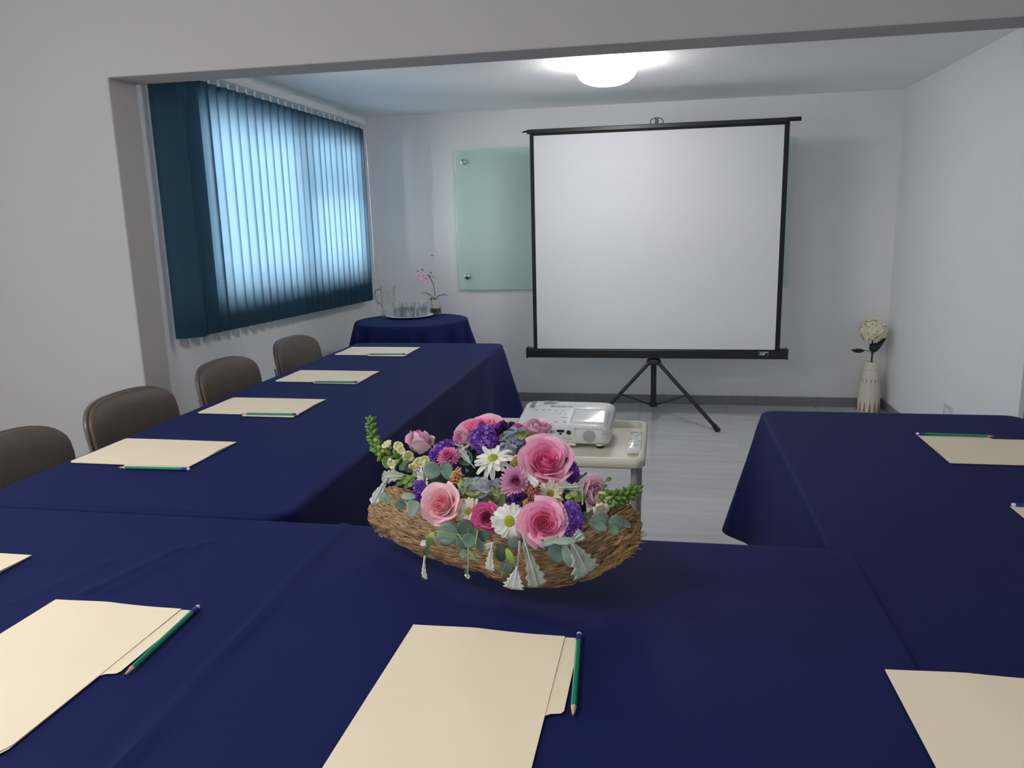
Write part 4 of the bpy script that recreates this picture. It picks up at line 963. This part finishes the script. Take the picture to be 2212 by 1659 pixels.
def spl(t):
    k = t*(len(CP)-1); i = min(len(CP)-2, int(k)); f_ = k-i
    g_ = lambda L_, j: L_[max(0, min(len(L_)-1, j))]
    h = lambda a, b_, c, d: .5*((2*b_)+(c-a)*f_+(2*a-5*b_+4*c-d)*f_*f_+(3*b_-a-3*c+d)*f_**3)
    return h(g_(CP, i-1), g_(CP, i), g_(CP, i+1), g_(CP, i+2)), h(g_(CR, i-1), g_(CR, i), g_(CR, i+1), g_(CR, i+2))
def bark(name, mt, NU=170, NA=72):
    vs = []; fs = []
    for i in range(NU+1):
        t = i/NU; c, r = spl(t); d = (spl(min(1, t+.01))[0]-spl(max(0, t-.01))[0]); d.z *= .5; d.normalize(); sd = d.cross(Vector((0, 0, 1))).normalized(); up = sd.cross(d)
        end = max(0, (t-.86)/.14)
        for k in range(NA):
            a = 2*PI*k/NA + PI
            fib = noise.noise(Vector((t*4.0, math.cos(a)*3, math.sin(a)*3)))*.08 - abs(noise.noise(Vector((t*9, math.cos(a)*13+7, math.sin(a)*13))))*.17 + noise.noise(Vector((t*34, math.cos(a)*26, math.sin(a)*26)))*.07 + .05
            fib *= (1+1.3*end)
            fib += .22*end*noise.noise(Vector((t*14, math.cos(a)*3.2, math.sin(a)*3.2+9)))
            rr = r*(.96+fib); zs = 1.0
            jag = .014*noise.noise(Vector((math.cos(a)*3, math.sin(a)*3, 1 if t < .5 else 6))) + .006*noise.noise(Vector((math.cos(a)*14, math.sin(a)*14, 2)))
            e = d*jag*(.35*max(0, 1-t/.05)+max(0, (t-.95)/.05)*1.5)
            p_ = c + sd*(rr*.78*math.cos(a)) + up*(rr*1.0*math.sin(a)) + e
            if p_.z < .001: p_.z = .001+.001*(p_.z < 0)
            vs.append(p_[:])
    for i in range(NU):
        for k in range(NA): fs.append((i*NA+k, (i+1)*NA+k, (i+1)*NA+(k+1) % NA, i*NA+(k+1) % NA))
    for e_, base, sg in ((0, 0, 1), (1, NU*NA, -1)):          # hollowed ends
        c, r = spl(e_); d = (spl(.02)[0]-spl(0)[0]) if e_ == 0 else (spl(.98)[0]-spl(1)[0]); d.normalize()
        prev = [base+k for k in range(NA)]
        for (s_, dp) in ((.86, .003), (.72, .014), (.4, .022)):
            cur = []
            for k in range(NA):
                p_ = Vector(vs[base+k]); q = c+(p_-c)*s_+d*dp+Vector((0, 0, .004*noise.noise(Vector((k*.6, s_*9, e_))))); cur.append(len(vs)); vs.append(q[:])
            for k in range(NA):
                f_ = (prev[k], cur[k], cur[(k+1) % NA], prev[(k+1) % NA]); fs.append(f_ if sg > 0 else f_[::-1])
            prev = cur
        fs.append(tuple(prev))
    m = MB(); m.add(vs, fs); o = m.build(name, mt, FA, smooth=55); uv = o.data.uv_layers.new(name='along')
    for p_ in o.data.polygons:
        ks = [(vi, li) for vi, li in zip(p_.vertices, p_.loop_indices)]; w_ = [(vi % NA) for vi, _ in ks if vi < (NU+1)*NA]; wrap = w_ and max(w_)-min(w_) > NA/2
        for vi, li in ks:
            if vi < (NU+1)*NA: k = vi % NA; uv.data[li].uv = (vi//NA/NU*.6, (k+NA if wrap and k < NA/2 else k)/NA*.36)
            else: uv.data[li].uv = (.01*vi % 1, (vi % NA)/NA*.36)
    return o
def barkmat():
    m = mat('rough palm bark', (.20, .11, .055), .9, .3, 14, 0, col2=(.42, .26, .14)); nt = m.node_tree; N = nt.nodes; L = nt.links; p = N['Principled BSDF']; p.inputs['Specular IOR Level'].default_value = .15
    tc = N.new('ShaderNodeTexCoord'); mp = N.new('ShaderNodeMapping'); mp.inputs['Scale'].default_value = (36, 300, 1); L.new(tc.outputs['UV'], mp.inputs[0])
    n1 = N.new('ShaderNodeTexNoise'); n1.inputs['Scale'].default_value = 1.6; n1.inputs['Detail'].default_value = 8; n1.inputs['Roughness'].default_value = .62; L.new(mp.outputs[0], n1.inputs[0])
    r = N.new('ShaderNodeValToRGB'); r.color_ramp.elements[0].position = .37; r.color_ramp.elements[0].color = (.035, .018, .010, 1); r.color_ramp.elements[1].position = .55; r.color_ramp.elements[1].color = (.50, .31, .165, 1)
    e = r.color_ramp.elements.new(.75); e.color = (.70, .48, .29, 1); L.new(n1.outputs[0], r.inputs[0])
    L.new(r.outputs[0], p.inputs['Base Color'])
    b_ = N.new('ShaderNodeBump'); b_.inputs['Strength'].default_value = .9; b_.inputs['Distance'].default_value = .004; L.new(n1.outputs[0], b_.inputs['Height']); L.new(b_.outputs[0], p.inputs['Normal']); return m
BK = barkmat(); bark('bark_trough', BK)
# frayed fibres at the torn right end
FIB = mat('golden bark fibre', (.60, .36, .14), .8, .3, 60, col2=(.30, .16, .06)); rn = random.Random(3)
def fibre(m, P, d, L_, r):
    sd = Vector((rn.uniform(-1, 1), rn.uniform(-1, 1), rn.uniform(-1, 1)))*.35
    m.tube([P[:], (P+d*L_*.5+sd*L_*.12)[:], (P+(d+sd*.6)*L_)[:]], [r, r*.8, r*.15], 5)
m = MB()
for k in range(260):
    t = rn.uniform(.90, 1.0); c, r = spl(t); d = (spl(1)[0]-spl(.93)[0]).normalized(); a = rn.uniform(0, 2*PI); sd = d.cross(Vector((0, 0, 1))).normalized(); up = sd.cross(d)
    P = c+sd*(r*.76*math.cos(a))+up*(r*.98*math.sin(a))
    fibre(m, P-d*.012, (d+(sd*math.cos(a)+up*math.sin(a))*.35).normalized(), rn.uniform(.010, .023), rn.uniform(.0009, .0024))
tag(m.build('bark_fibres', FIB, FA, smooth='all'), kind='stuff')
m = MB()
for k in range(46):          # thick twisted strands on the torn lower right side
    t = rn.uniform(.74, .93); c, r = spl(t); d = (spl(min(1, t+.05))[0]-spl(t-.05)[0]).normalized(); a = rn.uniform(PI*.95, PI*1.9)+PI*.0; sd = d.cross(Vector((0, 0, 1))).normalized(); up = sd.cross(d)
    P = c+sd*(r*.80*abs(math.cos(a)))+up*(r*1.02*math.sin(a)*.95); s_ = rn.uniform(.02, .04)
    pts = [P-d*s_*.5, P+sd*.004+up*rn.uniform(-.004, .004), P+d*s_*.5+up*rn.uniform(-.006, .006), P+d*s_*.9-sd*.003]
    pts = [Vector((q.x, q.y, max(q.z, .004))) for q in pts]
    m.tube([q[:] for q in pts], [.0012, .0032, .0028, .0008], 6)
m.build('bark_strands', FIB, FA, smooth='all')
# foam core and dark filling
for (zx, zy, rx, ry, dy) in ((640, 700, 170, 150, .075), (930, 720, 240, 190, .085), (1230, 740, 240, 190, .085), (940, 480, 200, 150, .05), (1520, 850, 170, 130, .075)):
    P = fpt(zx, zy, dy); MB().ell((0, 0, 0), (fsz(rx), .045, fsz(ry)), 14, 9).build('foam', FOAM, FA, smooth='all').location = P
# --- roses
C_ = lambda zx, zy, o=.5, ex=(0, 0, 0), dy=0: facing(fpt(zx, zy, dy), o, ex)
rose(1385, 500, 190, PINK, C_(1385, 500, .35, (.12, 0, .10)), .4, dy=-.035, hgt=1.05)
rose(1362, 965, 172, PINK, C_(1362, 965, .25, (.05, 0, 0)), 1.4, dy=-.045)
rose(595, 825, 158, SOFT, C_(595, 825, .3, (-.1, 0, .05)), 2.2, dy=-.03, sq=1.0)
rose(935, 922, 108, MAG, C_(935, 922, .2), .9, dy=-.035, hgt=1.1)
rose(768, 345, 92, LIL, C_(768, 345, .45, (-.1, 0, .1)), .2, key='bud', dy=-.02)
rose(437, 385, 118, LIL, Vector((.16, .05, .95)), 1.1, key='bud', hgt=1.15, dy=0)
rose(885, 222, 190, PINK, Vector((-.12, -.18, 1)), .8, key='wide', dy=.03, hgt=.9)
rose(1318, 285, 122, LIL, Vector((.08, -.18, 1)), 2.0, key='bud', dy=.01, hgt=.85)
rose(1712, 745, 140, LIL, Vector((.75, -.45, .45)), .5, key='bud', dy=-.02, sq=1.1, hgt=.8)
# --- daisies and chrysanthemums
daisy(985, 488, 165, C_(985, 488, .5, (0, -.05, .35)), WHITE, YEL, 17, .1, droop=(-.10, .15), dr=.22, dy=-.035, longs=((-1.35, 1.1, 0), (-1.9, 1.05, 0)))
daisy(1108, 955, 150, C_(1108, 955, .2), WHITE, YEL, 24, .3, droop=(-.10, .25), dr=.28, dy=-.045)
daisy(805, 880, 122, C_(805, 880, .3, (-.2, 0, 0)), WARM, DISC, 22, .5, droop=(.02, .35), dr=.24, dy=-.015)
daisy(1412, 748, 115, C_(1412, 748, .4, (.1, 0, 0)), WARM, DISC, 18, .2, droop=(0, .35), dr=.25, dy=-.02)
daisy(478, 640, 105, Vector((-.75, -.55, .25)), WHITE, YEL, 22, .3, droop=(.55, .9), dr=.2, dy=-.01)
mum(1155, 665, 122, C_(1155, 665, .3), MUMC, dy=-.045)
mum(655, 480, 92, C_(655, 480, .4, (0, -.1, .3)), HOTM, dy=-.03)
mum(905, 250, 70, Vector((.1, -.5, .8)), HOTM, dy=-.015)
mum(1172, 258, 52, Vector((.0, -.15, 1)), HOTM, dy=.0, rings=4)
# --- fillers
statice(920, 345, 88, 100, dy=-.03, cnt=150); statice(612, 425, 98, 48, dy=-.01, cnt=110, rot=.55); statice(1055, 270, 52, 52, (DPURP, PURP), 60, dy=.02)
statice(1570, 590, 42, 88, (PURP, DPURP), 90, dy=-.005, rot=.25); statice(1563, 955, 74, 128, dy=-.03, cnt=170); statice(1178, 798, 70, 40, (PURP, DPURP), 60, dy=-.02)
statice(436, 745, 38, 80, dy=-.015, cnt=70); statice(432, 625, 30, 40, dy=-.0, cnt=36, mats=(PURP2, PURP)); statice(1035, 360, 34, 30, dy=-.01, cnt=30); statice(1130, 250, 22, 26, (DPURP, PURP), 24, dy=.02)
hydra(1150, 355, 95, 85, (HYB, HYG, HYB), 18, dy=-.02, fs_=.012); hydra(870, 735, 118, 75, (HYB, HYD, HYG), 20, dy=-.025, fs_=.013); hydra(1042, 750, 62, 85, (HYD, HYB, HYG), 14, dy=-.02, fs_=.010); hydra(1090, 420, 60, 40, (HYB, HYD), 8, dy=-.02, fs_=.011)
hydra(790, 680, 50, 40, (HYG,), 8, dy=-.035, fs_=.009)
berries(712, 625, 42, 78, PEACH, 80, dy=-.035, rot=-.5); berries(1172, 520, 50, 48, OCH, 55, dy=-.03); berries(1282, 745, 52, 72, ROSY, 80, dy=-.03); berries(1235, 830, 26, 40, OCH, 24, dy=-.03)
# eucalyptus leaves: base point, tip, half width (crop pixels)
for a, b_, w_, mt, dy, bd in (((470, 570), (600, 580), 72, EUC, -.04, .1), ((625, 515), (660, 645), 50, EUC, -.035, .08), ((720, 405), (815, 530), 62, EUCD, -.03, -.1),
    ((730, 1055), (565, 1040), 78, EUC, -.035, .08), ((725, 1045), (825, 960), 58, EUC, -.03, .05), ((735, 1060), (790, 1160), 52, EUC, -.045, .1), ((835, 1000), (845, 1085), 42, EUCD, -.055, .1), ((860, 1060), (965, 1060), 44, EUCD, -.04, .08),
    ((855, 1065), (765, 1130), 52, EUC, -.058, .1), ((860, 1075), (905, 1190), 26, EUC, -.055, .12), ((805, 1200), (735, 1198), 34, EUC, -.05, .1), ((700, 1080), (590, 1120), 34, EUCD, -.03, .05), ((800, 1170), (860, 1235), 16, GRN2, -.055, .1),
    ((1050, 1250), (1040, 1120), 46, EUCD, -.035, .1), ((1085, 1160), (1140, 1270), 24, GRN2, -.055, .15), ((1095, 1255), (1100, 1345), 42, EUC, -.045, .15), ((1060, 1260), (1030, 1340), 14, EUC, -.05, .1),
    ((1500, 1120), (1440, 1260), 70, EUC, -.04, .12), ((1515, 1135), (1580, 1300), 38, EUCL, -.055, .1), ((1610, 1098), (1435, 1105), 26, EUCL, -.06, .06), ((1400, 1120), (1320, 1150), 40, EUCD, -.035, .05), ((1480, 1080), (1350, 1125), 26, EUCL, -.045, .05), ((1170, 1150), (1110, 1080), 40, EUC, -.04, .05),
    ((1715, 950), (1860, 935), 52, EUC, -.05, .12), ((1850, 975), (1965, 955), 55, EUC, -.05, .14), ((1705, 960), (1835, 1015), 34, EUCD, -.05, -.1), ((1855, 990), (1925, 1050), 34, EUCD, -.05, .1), ((1965, 990), (2005, 960), 34, EUC, -.03, .1), ((1630, 920), (1715, 915), 32, EUCD, -.03, .05), ((1500, 880), (1640, 900), 40, EUCD, -.0, .05),
    ((140, 760), (200, 790), 38, EUC, -.03, .1), ((205, 830), (185, 770), 30, EUC, -.032, .1), ((330, 820), (250, 845), 34, EUC, -.04, .08), ((400, 800), (370, 925), 48, EUCL, -.045, .18), ((410, 770), (300, 770), 26, EUCL, -.04, .12), ((335, 780), (390, 820), 20, EUCD, -.035, 0),
    ((350, 560), (300, 520), 50, EUCD, -.0, .05), ((330, 580), (400, 520), 45, EUCD, .0, .05), ((1560, 720), (1640, 780), 40, EUCD, .0, .05), ((180, 480), (200, 560), 36, GRN, .02, .05)):
    leaf('eucalyptus_leaf', a, b_, w_, mt, 'round', bd, dy)
stem_([(490, 1070), (560, 1030), (730, 1055)], .0010, dy=-.048); stem_([(725, 1045), (760, 1100), (775, 1130)], .001, dy=-.052)
stem_([(870, 1020), (858, 1110), (840, 1200)], .0011, dy=-.062); stem_([(800, 1150), (800, 1250), (795, 1370)], .0010, dy=-.062); stem_([(500, 1090), (480, 1180), (500, 1100)], .001, dy=-.05); stem_([(1075, 1270), (1045, 1370)], .0008, dy=-.05)
stem_([(1090, 1180), (1085, 1260)], .001, dy=-.05); stem_([(830, 1200), (870, 1255)], .001, dy=-.06)
for a, b_, w_, mt in (((500, 1100), (440, 1130), 20, DUSTL), ((520, 1060), (500, 1150), 24, GRN), ((515, 1040), (545, 1080), 22, GRN2), ((500, 1140), (470, 1210), 22, EUCD), ((540, 1060), (560, 1110), 12, EUCL), ((795, 1300), (780, 1350), 14, EUCD), ((825, 1215), (885, 1258), 12, EUCL), ((795, 1345), (800, 1385), 14, DUSTL), ((770, 1355), (790, 1360), 8, DUSTL)):
    leaf('small_leaf', a, b_, w_, mt, 'long', .12, -.055)
# dusty miller
for a, b_, w_, mt, dy, bd, tl in (((1225, 1110), (1325, 1450), 78, DUST, -.05, .03, .15), ((1165, 1290), (1135, 1465), 84, DUSTL, -.058, .08, 0), ((1560, 1090), (1695, 1360), 120, DUST, -.05, .08, -.2), ((1550, 1120), (1660, 1040), 50, DUST, -.04, .05, 0), ((985, 1110), (965, 1330), 42, DUSTL, -.055, .10, .5), ((1000, 1110), (925, 1150), 26, DUSTL, -.05, .1, .3),
    ((480, 1210), (478, 1390), 30, DUSTL, -.04, .08, .7), ((400, 620), (150, 630), 64, DUST, -.01, .12, .2), ((210, 620), (85, 830), 46, DUSTL, -.01, .08, .2), ((1215, 570), (1325, 690), 36, DUSTL, -.055, .1, .3), ((1480, 700), (1700, 690), 52, DUST, -.03, .15, .1), ((850, 560), (720, 400), 56, DUST, -.022, .12, 0), ((1100, 500), (1190, 480), 26, DUST, -.03, .1, 0), ((300, 600), (220, 580), 30, DUST, .0, .1, 0)):
    leaf('dusty_miller_leaf', a, b_, w_, mt, 'lobed', bd, dy, tilt=tl)
stem_([(210, 620), (150, 690), (100, 760)], .0016, DUSTL, dy=-.014); stem_([(1185, 1100), (1180, 1200), (1165, 1330)], .002, DUST, dy=-.056); stem_([(1225, 1060), (1215, 1140), (1230, 1230)], .0022, DUST, dy=-.05)
# --- snapdragon spikes
def spike(path, n_, s0, s1, mt, dy=0):
    P = [fpt(*p, dy) for p in path]; st = MB().tube([p[:] for p in P], [.0012]+[.0020]*(len(P)-1), 6).build('snapdragon_spike', GRN, FA, smooth='all')
    bud = MB(); bud.lathe([(.001, -.1), (.22, .10), (.30, .36), (.22, .72), (.07, .94), (.001, 1)], 8); me = bud.mesh('bud', mt, 'all')
    for k in range(n_):
        t = k/(n_-1)*(len(P)-1); i = min(len(P)-2, int(t)); p_ = P[i].lerp(P[i+1], t-i); d = (P[0]-P[-1] if i == 0 else P[i]-P[i+1]).normalized()
        if i == 0: d = (P[0]-P[1]).normalized()
        a = k*2.4; sd = d.cross(Vector((0, 1, .2))).normalized(); u2 = sd.cross(d); s_ = s0+(s1-s0)*k/(n_-1); o_ = sd*math.cos(a)+u2*math.sin(a)
        link('bud', me, st, M=frame_to(p_+o_*.0012, d*(1.0 if k else 9)+o_*(2.3 if k else 0)) @ Matrix.Scale(s_, 4))
    return st
spike([(72, 190), (80, 280), (105, 380), (150, 450), (270, 480), (350, 480)], 64, .012, .019, GRN, dy=.02)
spike([(2060, 718), (1960, 770), (1860, 800), (1780, 810)], 56, .013, .019, GRN, dy=-.01)
def floret(zx, zy, n, s, mt=SNAP, dy=0):
    P = fpt(zx, zy, dy); b_ = MB().lathe([(.001, -1.1), (.30, -1.0), (.38, -.5), (.45, 0), (.30, .35), (.001, .4)], 10).build('snapdragon_floret', mt, FA, smooth='all')
    b_.matrix_local = frame_to(P, n, random.uniform(0, 6)) @ Matrix.Scale(s, 4)
    pm_ = MB().grid(lambda u, v: ((u-.5)*1.2*math.sin(PI*min(.88, .2+.68*v))**.7, .25+.75*v, .15+.55*math.sin(v*2.3)-.3*(2*u-1)**2*v), 4, 5).mesh('petal', mt, 'all', False)
    for k in range(5): link('petal', pm_, b_, M=Matrix.Rotation(k*2*PI/5, 4, 'Z') @ Matrix.Scale(1 if k < 3 else .8, 4))
for zx, zy, n, s in ((200, 385, (-.3, -.5, .7), .0105), (285, 400, (.1, -.6, .7), .0105), (350, 465, (.5, -.7, .1), .012), (245, 520, (-.4, -.8, -.1), .011), (440, 520, (.2, -.8, .4), .013), (300, 430, (.4, -.6, .6), .009), (405, 545, (-.2, -.9, -.2), .011), (480, 500, (.2, -.6, .6), .010)): floret(zx, zy, Vector(n), s, dy=.0)
for zx, zy, n, s in ((1790, 800, (.1, -.8, .5), .014), (1790, 860, (.2, -.9, -.1), .013), (1845, 815, (.5, -.6, .3), .010)): floret(zx, zy, Vector(n), s, SNAP if zy < 850 else WARM, dy=-.015)
bl_ = MB().lathe([(.001, -.1), (.30, .12), (.42, .42), (.32, .78), (.10, .97), (.001, 1)], 8).mesh('bud', GRN2, 'all')
for zx, zy in ((150, 410), (150, 465), (130, 360), (180, 440), (500, 425), (520, 395), (545, 380)): link('bud', bl_, FA, M=frame_to(fpt(zx, zy, .01), (-.4, -.5, .5)) @ Matrix.Scale(.010, 4))
# --- thin green sprig with small round leaves on the right, short sprig on the left
stem_([(1520, 745), (1640, 740), (1760, 750), (1880, 745), (1930, 740)], .0007, EUCD, dy=-.03); stem_([(1760, 700), (1820, 660), (1850, 640)], .0006, EUCD, dy=-.03); stem_([(1740, 745), (1790, 680), (1820, 690)], .0006, EUCD, dy=-.03); stem_([(1600, 660), (1650, 620), (1685, 592)], .0014, mat('dark twig', (.05, .04, .03), .7), dy=-.01)
for zx, zy, w_ in ((1850, 640, 26), (1775, 690, 20), (1822, 690, 22), (1830, 728, 24), (1700, 755, 28), (1690, 700, 22), (1645, 715, 22), (1895, 740, 20), (1780, 640, 18), (1590, 750, 36), (1550, 770, 34), (1660, 770, 34), (1720, 720, 22), (1930, 780, 24), (1620, 790, 36), (1800, 770, 24)):
    leaf('sprig_leaf', (zx-w_*.8, zy+6), (zx+w_*.8, zy-6), w_*.62, GRN if (zx+zy) % 20 else GRN2, 'round', .15, -.032)
for zx, zy in ((330, 655), (350, 630), (380, 640), (365, 680), (300, 665), (395, 610), (340, 690), (280, 670), (320, 625)): leaf('sprig_leaf', (zx-20, zy+18), (zx+24, zy-14), 17, GRN2 if zx % 20 else GRN, 'round', .2, -.02)
